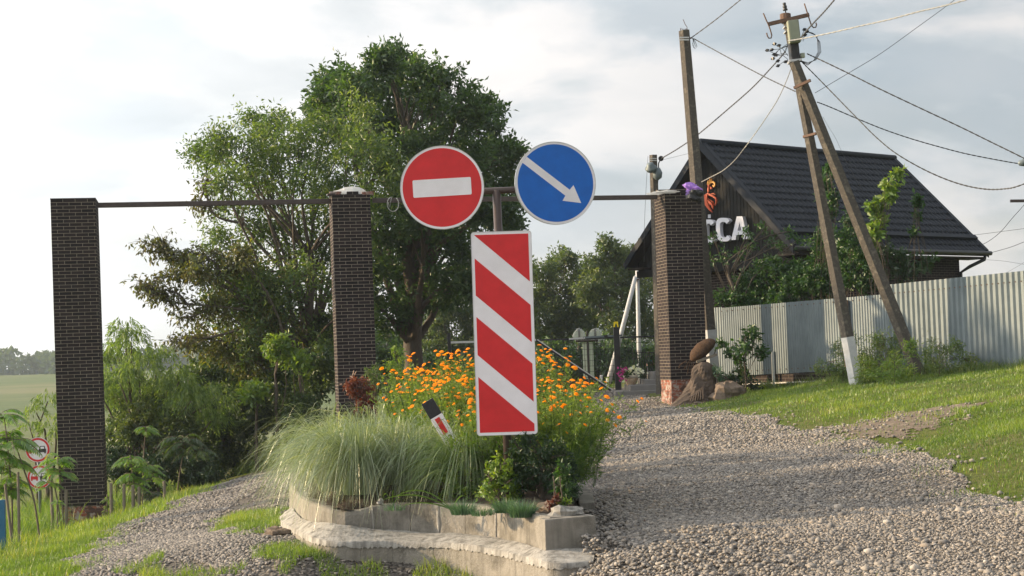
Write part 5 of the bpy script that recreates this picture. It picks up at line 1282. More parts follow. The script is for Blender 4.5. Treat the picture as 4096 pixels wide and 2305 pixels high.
for k in range(6): m = MB(); m.tube([at(690+k*2.6, 402-k*.5, 35.62), at(692+k*2.2, 397-k*1.2, 35.75), at(697+k*1.2, 392-k*1.2, 35.85)], [.012, .02, .01], 5); m.build('root_ridge', M['stump'], st)
def rock(c, r, label, seed, mat='rock', rough=.25):
    m = MB(); m.blob((0, 0, 0), (1, 1, 1), 14, 9, rough, seed=seed); 
    V = [(c[0]+v[0]*r[0], c[1]+v[1]*r[1], c[2]+v[2]*r[2]) for v in m.v]; m.v = V
    o = m.build('boulder', M[mat], origin=c); return tag(o, label, 'rock')
q = gat(727, 404); q = at(727, 396, 35.8); rock((q.x, q.y, tz1(q.x, q.y)+.10), (.40, .25, .27), 'angular tan boulder on grass right of the stump', 5)
q = at(716, 385, 36.9); rock((q.x, q.y, tz1(q.x, q.y)+.2), (.42, .25, .42), 'dark rounded rock behind the small conifer', 8, 'stump', .12)
q = at(698, 406, 35.2); rock((q.x, q.y, tz1(q.x, q.y)+.02), (.11, .08, .06), 'small pale stone at the foot of the stump', 11)
q = at(564, 510, 13.35); rock((q.x, q.y, .275), (.15, .10, .075), 'pale angular stone on the kerb corner of the flower bed', 15, 'mortar', .22)
q = at(551, 500, 13.75); rock((q.x, q.y, .30), (.10, .12, .07), 'dark flat stone under the clipped shrub at the bed edge', 18)
q = at(380.5, 505, 14.55); rock((q.x, q.y, .33), (.035, .03, .028), 'tiny cream stone lying on the bed soil', 19, 'mortar')
q = gat(287, 537); rock((q.x-.1, q.y, q.z+.02), (.13, .10, .07), 'loose grey stone at the left foot of the flower bed wall', 25)

# ------------------------------------------------------------------ foliage tools
def rand_dirs(rg, n): 
    v = rg.normal(size=(n, 3)); return v/np.linalg.norm(v, axis=1)[:, None]
def leafmesh(name, P, D, Ln, Wd, var, mat, parent=None, origin=None, rg=None, fold=.15):
    """diamond leaves: base P, direction D, length Ln, width Wd"""
    n = len(P); rg = rg or RNG; r = rand_dirs(rg, n); S = np.cross(D, r); S /= np.linalg.norm(S, axis=1)[:, None]+1e-9
    Nn = np.cross(S, D); Ln = Ln[:, None]; Wd = Wd[:, None]
    a = P; mid = P + D*Ln*.45 ; tip = P + D*Ln - Nn*Ln*fold
    V = np.stack([a, mid+S*Wd*.5+Nn*Wd*.12, tip, mid-S*Wd*.5+Nn*Wd*.12], 1).reshape(-1, 3)
    i0 = (np.arange(n)*4)[:, None]; F = np.concatenate([i0+[0, 1, 2], i0+[0, 2, 3]], 0)
    return nmesh(name, V, F, mat, parent, origin, var=np.repeat(np.clip(var, 0, 1), 4))
def crown_pts(rg, blobs, per_m2, tw_r, leaves, squash=.85, shell=.55):
    """clumps of leaves over the shells of ellipsoid lobes"""
    C = []; O = []
    for c, r in blobs:
        n = max(3, int(per_m2*r*r*4)); d = rand_dirs(rg, n); t = (shell + (1.08-shell)*rg.random(n)**.7)*r*(1+.12*np.sin(d[:, 0]*6+r*9)*np.sin(d[:, 2]*5))
        q = np.array(c)[None] + d*t[:, None]*np.array([1, 1, squash])[None]; C.append(q); O.append(d)
    C = np.concatenate(C); O = np.concatenate(O); k = rg.poisson(leaves, len(C)); ix = np.repeat(np.arange(len(C)), k)
    T = O*.8 + rand_dirs(rg, len(C))*.9; T[:, 2] -= .25; T /= np.linalg.norm(T, axis=1)[:, None]
    off = T[ix]*(rg.random(len(ix))*2.1-.4)[:, None]*tw_r*.9 + rg.normal(size=(len(ix), 3))*tw_r*.34
    cv = rg.random(len(C)); return C[ix]+off, O[ix], cv[ix]
def limb(mb, a, b, r0, r1, rg, wob=.12, n=6, sag=0):
    a = Vector(a); b = Vector(b); Ld = (b-a).length; P = []; R0 = []
    ox, oy = rg.uniform(-1, 1), rg.uniform(-1, 1)
    for i in range(n+1):
        t = i/n; w = math.sin(t*PI)*wob*Ld
        P.append(a.lerp(b, t) + Vector((ox*w, oy*w, w*.6-sag*t*t*Ld)) + Vector((rg.uniform(-1, 1), rg.uniform(-1, 1), rg.uniform(-1, 1)))*.015*Ld*(0 < i < n)); R0.append(r0+(r1-r0)*t)
    mb.tube(P, R0, 6 if r0 < .08 else 9); return P
def tree(name, label, cat, base, trunk_top, tr, blobs, d, leafm, lsize, per_m2=5, tw_r=.3, leaves=9, dspread=1.0, seed=1, group=None, droop=.2, bark='bark', aspect=.42, nbr=None, parts=('crown', 'trunk'), tw=True, bend=None, shell=.5, lw=None, varbias=0, fringe=3):
    rg = np.random.default_rng(seed); rr = random.Random(seed)
    B = []; FR = []
    for X_, Y_, r_ in blobs:
        dd = d + rr.uniform(-1, 1)*dspread; p = at2(X_, Y_, dd); r = r_*K/FPX*dd; B.append((p, r*.78))
        for _ in range(fringe):
            dv = Vector(rand_dirs(rg, 1)[0]); dv.z *= .8; FR.append((p + dv*r*rr.uniform(.80, 1.2), r*rr.uniform(.16, .36)))
    root = empty(name, base, label, cat, group)
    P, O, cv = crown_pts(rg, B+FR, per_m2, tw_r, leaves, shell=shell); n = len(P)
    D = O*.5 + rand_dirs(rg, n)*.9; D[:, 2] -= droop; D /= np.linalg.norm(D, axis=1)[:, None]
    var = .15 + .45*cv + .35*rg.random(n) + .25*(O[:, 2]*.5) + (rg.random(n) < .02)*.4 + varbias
    s = lsize*rg.uniform(.6, 1.25, n)
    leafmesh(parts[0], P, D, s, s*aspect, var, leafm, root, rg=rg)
    mb = MB(); base = Vector(base); tt = Vector(trunk_top)
    tp = limb(mb, base-Vector((0, 0, .15)), tt, tr, tr*.55, rr, .04, 8)
    for p, r in B:
        s0 = tp[rr.randint(3, 8)] if p.z > tt.z*.3+base.z*.7 else tp[rr.randint(1, 4)]
        if p.z < s0.z - .5: s0 = tp[rr.randint(1, 3)]
        q = limb(mb, s0, p, tr*rr.uniform(.22, .38), tr*.06, rr, .10, 6)
        if tw:
            for _ in range(5): e_ = p + Vector(rand_dirs(rg, 1)[0])*r*.95; limb(mb, q[rr.randint(3, 6)], e_, tr*.08+.004, .004, rr, .08, 4)
    mb.build(parts[1], M[bark], root, smooth=True); return root

# the large dark tree
B1 = [(900,215,75),(965,190,62),(1050,200,62),(1105,215,55),(1160,262,60),(860,205,48),(830,235,45),(1205,330,62),(1235,395,62),(950,300,85),(1050,310,95),(870,310,65),(1130,380,85),(1010,410,95),(1250,450,52),(1150,480,80),(1255,520,45),(1060,520,90),(1180,570,70),(1280,560,28),(1110,640,75),(960,560,80),(1010,650,80),(1200,650,50),(930,700,62),(1080,730,60),(1150,710,55),(980,790,50),(800,270,38),(1000,160,38),(960,150,26),(1215,262,30),(1270,380,30)]
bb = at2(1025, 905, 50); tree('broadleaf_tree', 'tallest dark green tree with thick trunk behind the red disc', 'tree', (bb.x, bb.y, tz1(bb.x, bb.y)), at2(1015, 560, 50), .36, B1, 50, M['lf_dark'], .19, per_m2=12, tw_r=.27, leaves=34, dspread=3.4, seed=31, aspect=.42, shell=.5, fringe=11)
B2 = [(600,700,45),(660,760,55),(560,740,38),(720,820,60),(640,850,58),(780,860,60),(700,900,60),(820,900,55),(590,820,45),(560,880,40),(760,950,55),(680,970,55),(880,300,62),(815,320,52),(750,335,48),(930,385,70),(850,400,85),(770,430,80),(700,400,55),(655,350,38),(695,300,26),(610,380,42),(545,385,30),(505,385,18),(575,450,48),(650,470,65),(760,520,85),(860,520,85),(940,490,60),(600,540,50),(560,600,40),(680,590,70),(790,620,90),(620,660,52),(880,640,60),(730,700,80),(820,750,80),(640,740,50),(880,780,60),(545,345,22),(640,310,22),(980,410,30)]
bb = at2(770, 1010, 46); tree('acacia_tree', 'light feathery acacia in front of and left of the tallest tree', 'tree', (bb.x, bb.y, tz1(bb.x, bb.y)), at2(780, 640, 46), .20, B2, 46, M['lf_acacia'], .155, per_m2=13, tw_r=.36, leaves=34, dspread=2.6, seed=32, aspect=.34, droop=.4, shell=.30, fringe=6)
B3 = [(640,720,62),(570,700,40),(540,780,52),(640,820,66),(510,690,26),(460,660,22),(500,850,26),(570,860,56),(680,780,56),(720,860,50),(640,900,56),(700,700,40),(600,640,24)]
bb = at2(760, 1080, 44); wn = tree('walnut_tree', 'sparse brownish walnut tree with bare branches reaching left over the willow', 'tree', (bb.x, bb.y, tz1(bb.x, bb.y)), at2(735, 850, 44), .16, B3, 44, M['lf_walnut'], .15, per_m2=22, tw_r=.26, leaves=26, dspread=1.2, seed=33, aspect=.42, droop=.6, shell=.25, fringe=5)
rr = random.Random(44); mb = MB(); rg = np.random.default_rng(44); PL = []
for pts in ([(640,760),(560,700),(500,670),(440,645),(400,622),(362,608)],[(620,780),(540,770),(470,765),(420,755),(385,730),(345,706)],[(500,670),(480,700),(430,690),(400,700),(372,722)],[(560,700),(540,660),(500,640),(470,632)],[(640,740),(600,690),(570,650),(530,635)],[(440,645),(425,625),(405,605),(420,620)],[(520,470),(505,500),(515,520)],[(600,560),(540,540),(515,470),(525,455)],[(540,760),(500,790),(460,800)],[(470,765),(450,740),(415,730),(385,742)],[(600,830),(520,850),(470,850),(430,860)]):
    Q = catm([at2(x, y, 43.5+rr.uniform(-.2, .2)) for x, y in pts], 5); mb.tube(Q, [.035*(1-i/len(Q))+.007 for i in range(len(Q))], 5)
    for i, q in enumerate(Q):
        if i < 6: continue
        for _ in range(7):
            e_ = q + Vector((rr.gauss(0, .18), rr.gauss(0, .18), rr.gauss(-.02, .15))); mb.tube([q, (q+e_)/2+Vector((0, 0, .03)), e_], [.006, .005, .003], 4, cap=False)
            for _ in range(rr.randint(2, 5)): PL.append(tuple(e_ + Vector((rr.gauss(0, .06), rr.gauss(0, .05), rr.gauss(-.03, .05)))))
mb.build('branch', M['bark'], wn, smooth=True); PL = np.array(PL); D = rand_dirs(rg, len(PL)); D[:, 2] -= .9; D /= np.linalg.norm(D, axis=1)[:, None]
leafmesh('branch_leaves', PL, D, rg.uniform(.10, .19, len(PL)), rg.uniform(.04, .08, len(PL)), rg.random(len(PL))*.75, M['lf_walnut'], wn, rg=rg)

# unseen tree added past the left frame edge to dapple the fence with shade
_R = 0
root_xy = (-17.5, 37.0)
def world_tree(label, x, y, zc, lobes, seed):
    rg = np.random.default_rng(seed); rr = random.Random(seed); root = empty('unseen_shade_tree', (x, y, tz1(x, y)), label, 'tree')
    B = [(Vector((x+a, y+b, zc+c)), r) for a, b, c, r in lobes]; P, O, cv = crown_pts(rg, B, 12, .34, 30, shell=.3); n = len(P)
    D = O*.5+rand_dirs(rg, n); D /= np.linalg.norm(D, axis=1)[:, None]; s = .2*rg.uniform(.6, 1.2, n); leafmesh('crown', P, D, s, s*.5, .2+.6*rg.random(n), M['lf_acacia'], root, rg=rg)
    mb = MB(); limb(mb, (x, y, tz1(x, y)-.2), (x, y, zc), .2, .08, rr, .03, 8)
    for p, r in B: limb(mb, (x, y, zc-2), p, .06, .02, rr)
    mb.build('trunk', M['bark'], root, smooth=True)
world_tree('unseen tree added past the left edge to shade the metal fence', -17.5, 35.6, 7.8, [(0,0,1.2,.9),(.8,-1.5,.3,.8),(-.6,1.2,0,.9),(.3,-2.2,-.8,.6),(0,.6,-1.6,.8),(0,-.9,-2.2,.7)], 250)
# willows: hanging strands
def willow(label, blobs, d, seed, base, n_str=260, dens_=1.0, ls=.11):
    rg = np.random.default_rng(seed); rr = random.Random(seed); root = empty('willow_tree', base, label, 'willow'); mb = MB(); PL = []; DL = []; VL = []
    top = None
    for X_, Y_, r_ in blobs:
        p = at2(X_, Y_, d+rr.uniform(-1, 1)); r = r_*K/FPX*d; top = p if top is None else top
        limb(mb, base, p, .07, .015, rr, .08, 5)
        for _ in range(int(n_str*r*r*dens_)):
            dv = rand_dirs(rg, 1)[0]; dv[2] = abs(dv[2])*1.0; q = np.array(p) + dv*r*rg.uniform(.6, 1.05); Ls = r*rg.uniform(.5, 1.5); hv = dv[:2]*.30*Ls
            k = int(Ls/.045); t = np.linspace(0, 1, k+2)[:, None]; line = q + np.c_[hv[0]*t**.6, hv[1]*t**.6, .12*np.sin(t*2)*0 - Ls*t**1.6*.8 + .10*t]
            PL.append(line); dd = np.tile(np.array([[dv[0]*.5, dv[1]*.5, -.85]]), (len(line), 1)) + rg.normal(0, .35, (len(line), 3)); DL.append(dd); VL.append(np.full(len(line), rg.random()))
    P = np.concatenate(PL); D = np.concatenate(DL); D /= np.linalg.norm(D, axis=1)[:, None]; V = np.concatenate(VL); P = P + rg.normal(0, .02, P.shape)
    leafmesh('crown', P, D, rg.uniform(ls*.7, ls*1.3, len(P)), np.full(len(P), ls*.2), .6*V+.4*rg.random(len(P)), M['lf_willow'], root, rg=rg)
    mb.build('trunk', M['bark'], root, smooth=True)
bb = at2(350, 1140, 42); bw_ = Vector((bb.x, bb.y, tz1(bb.x, bb.y)))
willow('pale green weeping willow between the left pillar and the walnut branches', [(315,835,42),(300,900,55),(350,930,55),(420,985,58),(290,985,55),(370,1020,58),(480,1010,52),(530,1060,45),(330,860,45),(300,960,50),(450,960,50),(400,900,40),(540,1000,45),(270,900,40),(340,1010,55),(250,990,40)], 41.5, 51, bw_, 200, 1.2, .13)
bb = at2(100, 1120, 44); willow('thin weeping willow sprays left of the lone pillar', [(120,1010,32),(92,1040,28),(75,1075,26),(140,1080,42)], 42, 52, Vector((bb.x, bb.y, tz1(bb.x, bb.y))), 260, 1, .13)

# shrubs along the lower left, each a thing of its own
def shrub(label, X_, Y_, r_, d, mat, ls, seed, name='shrub', extra=(), dens_=44, leaves=26, cat='shrub', group=None, aspect=.45, vb=0, shell=.2):
    base = at2(X_, Y_+r_, d); g_ = tz1(base.x, base.y); rr = random.Random(seed)
    bl = [(X_+rr.uniform(-.45, .45)*r_, Y_+rr.uniform(-.5, .55)*r_, r_*rr.uniform(.40, .62)) for _ in range(9)] + list(extra)
    return tree(name, label, cat, (base.x, base.y, g_), at2(X_, Y_, d), .05, bl, d, M[mat], ls, per_m2=dens_, tw_r=.14, leaves=leaves, dspread=.5, seed=seed, parts=('foliage', 'stem'), aspect=aspect, group=group, varbias=vb, shell=shell, tw=False)
SH = [(320,1000,75,46,'lf_shrub',.12,'dark filler bush low behind the willow next to the left pillar'),
      (430,1010,80,46.5,'lf_shrub',.12,'dark bush behind the middle of the pale willow'),
      (540,1010,80,46,'lf_shrub',.12,'dark bush behind the right side of the pale willow'),
      (600,930,70,47,'lf_shrub',.12,'dark bush between willow and walnut trunk'),
      (345,1060,72,41,'lf_back',.10,'feathery mid-green bush hiding the willow stems right of the left pillar'),
      (455,1070,70,41,'lf_back',.10,'feathery mid-green bush above the tall sumac with the pale stem'),
      (330,1080,95,45,'lf_shrub',.11,'dark rounded shrub just right of the lone left pillar'),
      (455,1090,98,44.5,'lf_shrub',.11,'dark dense shrub behind the tall thin sumac stem'),
      (560,1100,90,44,'lf_shrub',.11,'dark shrub at the dim end of the gravel path'),
      (290,1170,60,41,'lf_thuja',.10,'low nearly black bush right beside the left pillar foot'),
      (400,1180,60,40.5,'lf_thuja',.10,'low dark bush under the sumac saplings'),
      (510,1180,55,40.5,'lf_thuja',.10,'low dark bush left of where the path fades out'),
      (640,1030,95,45,'lf_shrub',.12,'leafy bush under the walnut crown beside the path'),
      (720,960,85,44,'lf_shrub',.12,'bush with yellowish leaves left of the middle pillar'),
      (800,930,70,43,'lf_shrub',.12,'upright bush just behind the left side of the middle pillar'),
      (760,1060,80,41,'lf_shrub',.11,'bush behind the top of the feathery grass'),
      (650,1150,60,44,'lf_lime',.10,'bright yellow-green bush seen low at the end of the path'),
      (830,840,60,46,'lf_shrub',.12,'dark foliage clump behind the middle pillar'),
      (505,960,60,47,'lf_shrub',.12,'grey-green bush between the willow and the walnut'),
      (200,1120,55,46,'lf_willow',.10,'pale bush hidden mostly behind the lone left pillar')]
for i, (x, y, r, d, mt, ls, lb) in enumerate(SH): shrub(lb, x, y, r, d, mt, ls, 60+i)
# bright yellow-green leaf sprays in front of the dark mass
for i, (x, y, r, lb) in enumerate(((700,870,36,'lime green leaf spray lit by sun left of the middle pillar'), (640,985,30,'small lime green leaf spray above the path end'), (745,900,26,'lit leaf cluster hanging beside the middle pillar edge'))):
    shrub(lb, x, y, r, 41.5, 'lf_lime', .16, 90+i, name='sapling', dens_=14, leaves=7, cat='sapling', shell=.1)
# trees at the back, centre and right of the board
BT = [('broadleaf_tree','leafy tree right of the big trunk low behind the gate left end', [(1100,800,48),(1160,770,45),(1190,830,45),(1070,850,45),(1130,870,48),(1180,890,40),(1090,760,30),(1060,900,42)], 1130, 84, 'lf_back'),
      ('broadleaf_tree','thin-topped tree with wispy crown right of the striped board', [(1360,690,40),(1400,660,26),(1430,650,20),(1380,740,45),(1440,730,40),(1360,790,45),(1430,800,48),(1390,850,42),(1340,740,30),(1455,690,22)], 1395, 86, 'lf_back'),
      ('broadleaf_tree','tree with pointed bright top left of the far pale pole', [(1540,640,24),(1530,610,13),(1500,670,26),(1560,680,36),(1500,720,40),(1550,750,45),(1490,790,45),(1560,810,45),(1600,700,34),(1625,750,42),(1620,820,42),(1590,640,16),(1475,740,28)], 1550, 84, 'lf_back'),
      ('broadleaf_tree','dark low tree behind the wrapped sign backs', [(1400,900,48),(1470,890,50),(1540,900,46),(1360,930,44),(1440,950,44),(1520,960,44),(1600,900,46),(1620,950,40)], 1460, 80, 'lf_dark'),
      ('broadleaf_tree','shaded tree between the middle pillar and the big trunk', [(960,860,44),(990,900,42),(930,900,36),(1040,930,40),(960,930,40),(900,860,30),(1100,930,38),(1160,940,38)], 980, 70, 'lf_dark'),
      ('broadleaf_tree','distant tree behind the striped board and gate', [(1240,800,50),(1290,780,50),(1230,870,50),(1310,850,50),(1270,920,48),(1330,920,40)], 1270, 88, 'lf_back')]
for i, (nm, lb, bl, bx, d, mt) in enumerate(BT):
    b_ = at2(bx, 985, d); tree(nm, lb, 'tree', (b_.x, b_.y, tz1(b_.x, b_.y)), at2(bx, 840, d), .16, bl, d, M[mt], .24, per_m2=13, tw_r=.38, leaves=40, dspread=1.5, seed=120+i, shell=.3, fringe=5)
# far woods on the horizon
rg = np.random.default_rng(77); n = 850; tx = rg.uniform(-560, 500, n); ty = rg.uniform(560, 640, n); tr_ = rg.uniform(2.5, 5.5, n)
Pf = []; Of = []
for x, y, r in zip(tx, ty, tr_):
    k = 110; d = rand_dirs(rg, k); hgt = 8.5 + 1.8*math.sin(x*.021+1) + .8*math.sin(x*.09) + rg.uniform(-1, 1.5)
    q = d*np.array([r, r, hgt*.55]) + np.array([x, y, tz1(x, y)+hgt*.42]); Pf.append(q); Of.append(d)
Pf = np.concatenate(Pf); Of = np.concatenate(Of); D = Of*.6+rand_dirs(rg, len(Pf)); D /= np.linalg.norm(D, axis=1)[:, None]
o = leafmesh('far_woods', Pf, D, rg.uniform(1.3, 2.4, len(Pf)), rg.uniform(1.2, 2.0, len(Pf)), .3*rg.random(len(Pf))+.5*(Of[:, 2]*.5+.5), M['lf_far'], rg=rg); tag(o, kind='stuff')
# bushes behind the fence
VB = [(715,268,34,41.5,'dark green bush behind the left part of the metal fence'),(760,272,30,40.8,'dense green bush above the fence left of the braced pole'),(800,262,34,40.2,'leafy bush rising behind the fence between pole and brace'),(845,262,32,39.3,'bush spilling over the fence between the two pole legs'),(880,262,30,38.8,'bush behind the step in the metal fence')]
def sh3(label, blobs, base_px, d, mat, ls, seed, name, cat, dens_=20, leaves=13, aspect=.5, dsp=.6, tr=.05, shell=.2, twr=.15, bark='bark'):
    b_ = at(*base_px, d); return tree(name, label, cat, (b_.x, b_.y, .30 if inpoly(np.array([b_.x]), np.array([b_.y]), bedpoly)[0] else tz1(b_.x, b_.y)), at(base_px[0], base_px[1]-35, d), tr, [(x/K, y/K, r/K) for x, y, r in blobs], d, M[mat], ls, per_m2=dens_, tw_r=twr, leaves=leaves, dspread=dsp, seed=seed, parts=('foliage', 'stem'), aspect=aspect, shell=shell, bark=bark)
sh3(VB[0][4], [(730,300,10),(742,292,12),(752,280,13),(745,303,12),(760,295,14),(758,270,9)], (745,375), 41.5, 'lf_vine', .105, 201, 'shrub', 'shrub', 60, 34)
sh3(VB[1][4], [(775,285,15),(788,272,13),(770,267,10),(800,285,14),(790,297,13),(775,300,12),(801,266,9)], (785,372), 41.0, 'lf_vine', .105, 202, 'shrub', 'shrub', 60, 34)
sh3(VB[2][4], [(815,280,15),(825,262,13),(820,245,9),(835,280,14),(815,297,12),(838,250,8)], (822,370), 40.2, 'lf_vine', .105, 203, 'shrub', 'shrub', 60, 34)
sh3(VB[3][4], [(850,272,14),(862,258,12),(848,252,9),(865,280,12),(850,236,8),(846,222,6),(875,272,10)], (855,368), 39.0, 'lf_vine', .105, 204, 'shrub', 'shrub', 60, 34)
sh3(VB[4][4], [(885,268,10),(893,258,8),(900,270,7),(912,268,6),(905,255,5),(885,250,6),(925,262,4)], (890,366), 38.4, 'lf_thuja', .15, 205, 'shrub', 'shrub', 14, 9)
sh3('tall leafy shoot climbing against the roof right of the brace pole', [(873,232,5),(876,222,5),(878,210,5),(881,200,5),(874,205,4),(890,195,3),(892,185,3.5),(896,174,3),(886,184,2.5),(880,216,6),(870,240,5)], (876,366), 38.2, 'lf_lime', .16, 206, 'sapling', 'sapling', 30, 9, tr=.03, twr=.08)
sh3('slim leafy shoot in front of the roof between the pole legs', [(826,185,3),(827,176,4),(828,167,3),(824,195,3),(830,205,3),(828,215,4),(833,193,2)], (829,368), 39.5, 'lf_vine', .15, 207, 'sapling', 'sapling', 30, 8, tr=.025, twr=.08)
sh3('thin bare shoot with a leaf tuft against the roof end', [(917,197,2.2),(918,203,2),(917,215,1.5),(914,232,2)], (916,362), 38, 'lf_vine', .13, 208, 'sapling', 'sapling', 25, 6, tr=.02, twr=.06)
# half-bare tree in front of the gable letters
bt = at(742, 372, 41.3); hb = tree('bare_tree', 'thin half-bare tree with dark twigs tangled below the white letters', 'tree', (bt.x, bt.y, tz1(bt.x, bt.y)), at(727, 262, 41.3), .07,
     [(x/K, y/K, r/K) for x, y, r in ((712,238,7),(748,232,3),(722,252,8),(738,256,7),(765,228,3.5),(772,242,5),(790,232,4),(782,246,5),(712,258,6),(752,246,4),(800,240,3))], 41.3, M['lf_vine'], .11, per_m2=14, tw_r=.10, leaves=5, dspread=.5, seed=210, aspect=.45, shell=.2)
# weeds around the pole feet and bush in front of the fence
sh3('tall feathery weeds between the two pole feet', [(866,352,8),(878,345,8),(890,350,9),(872,362,9),(888,362,9),(900,358,7),(858,362,6),(884,335,6),(895,338,4)], (880,378), 33.6, 'lf_weed', .09, 211, 'weed_clump', 'weeds', 90, 20, .2, twr=.16, tr=.01)
sh3('dusty weeds at the left foot of the braced pole', [(838,352,6),(845,345,6),(848,360,7),(838,366,7),(828,366,6),(850,335,4),(818,370,5),(846,373,5)], (842,382), 33.9, 'lf_weed', .08, 212, 'weed_clump', 'weeds', 80, 18, .22, twr=.10, tr=.01)
sh3('sunlit bristly grass mass around the whitewashed pole foot', [(866,366,7),(878,368,8),(890,370,8),(900,374,7),(872,376,7),(885,380,6),(862,378,5),(912,376,6),(895,362,5)], (885,388), 32.2, 'lf_grass', .12, 223, 'weed_clump', 'weeds', 120, 22, .12, twr=.13, tr=.01)
sh3('wispy weeds right of the brace pole foot by the fence', [(925,352,7),(938,345,7),(950,352,8),(932,362,8),(960,358,6),(945,364,7),(972,362,5),(958,345,4)], (940,378), 31.6, 'lf_weed', .08, 213, 'weed_clump', 'weeds', 70, 18, .22, twr=.11, tr=.01)
sh3('bright green bristly grass clump in front of the brace foot', [(888,370,7),(898,366,7),(908,370,7),(880,376,6),(902,378,6),(910,352,2.5),(911,344,2)], (895,388), 30.9, 'lf_lime', .10, 214, 'weed_clump', 'weeds', 60, 12, .18, twr=.10, tr=.01)
sh3('leafy bush with thin stems against the metal fence', [(737,345,7),(745,338,6),(752,345,6),(760,350,4),(728,350,4),(745,352,6),(749,330,3.5),(738,358,4),(766,351,4),(720,343,2),(754,333,3.5),(746,372,4),(740,368,4)], (746,386), 36.6, 'lf_vine', .12, 215, 'shrub', 'shrub', 16, 6, .5, tr=.02, twr=.10)
sh3('small blue-green conifer beside the stump and boulder', [(714,378,4.5),(718,386,5),(710,384,4),(722,380,3.5),(714,394,3.5),(720,394,3.5),(716,371,2.5)], (717,405), 35.9, 'lf_blue', .07, 216, 'conifer', 'conifer', 120, 14, .25, tr=.02, twr=.06)
sh3('low leafy plants under the fence left end beside the rocks', [(735,380,5),(745,385,4),(755,386,3),(728,376,4)], (740,392), 37.2, 'lf_thuja', .10, 217, 'shrub', 'shrub', 50, 9, .4, tr=.01, twr=.08)
sh3('small dark creeper tuft at the house corner behind the steps', [(650,352,4),(646,358,5),(642,365,4),(652,362,4),(640,372,3)], (646,388), 47.0, 'lf_dark', .12, 218, 'shrub', 'shrub', 40, 9, .4, tr=.01, twr=.1)
sh3('red-brown leafed shrub by the gate left of the beacon post', [(562,382,4),(567,380,4.5),(572,384,4),(565,388,4)], (566,394), 49, 'lf_red', .10, 219, 'shrub', 'shrub', 50, 10, .5, tr=.01, twr=.1)
sh3('low green plants behind the gate bars', [(580,385,5),(592,386,5),(600,384,4),(608,386,4),(545,383,5),(534,380,5),(556,374,3)], (585,393), 52, 'lf_cosmos', .11, 220, 'shrub', 'shrub', 40, 10, .4, tr=.01, twr=.12)
sh3('petunia foliage spilling over the ornamented pot', [(626,373,2.4),(631,371,2.8),(636,371,2.6),(639,374,1.8),(623,376,1.8)], (631,377), 45.4, 'lf_vine', .07, 221, 'petunia', 'petunia', 120, 9, .5, tr=.01, twr=.05)
def flowerets(label, pts, d, mat, name, n, r, sz, seed):
    rg = np.random.default_rng(seed); P = []
    for x, y in pts: c = np.array(at(x, y, d)); P.append(c + rg.normal(0, r, (n, 3)))
    P = np.concatenate(P); D = rand_dirs(rg, len(P)); o = leafmesh(name, P, D, np.full(len(P), sz), np.full(len(P), sz*.9), rg.random(len(P)), M[mat], origin=at(*pts[0], d), rg=rg); return tag(o, label, 'flowers')
flowerets('white petunia blossoms on the right of the pot', [(631,369),(633.5,367),(636,370),(639,369),(634,372),(628,372),(641,371)], 45.2, 'petalw', 'petunia_blossoms', 14, .05, .075, 1)
flowerets('magenta petunia blossoms on the left rim of the pot', [(622.5,371),(620.5,375),(622,379),(624,369.5),(625,373)], 45.2, 'petalp', 'petunia_blossoms', 12, .05, .075, 2)

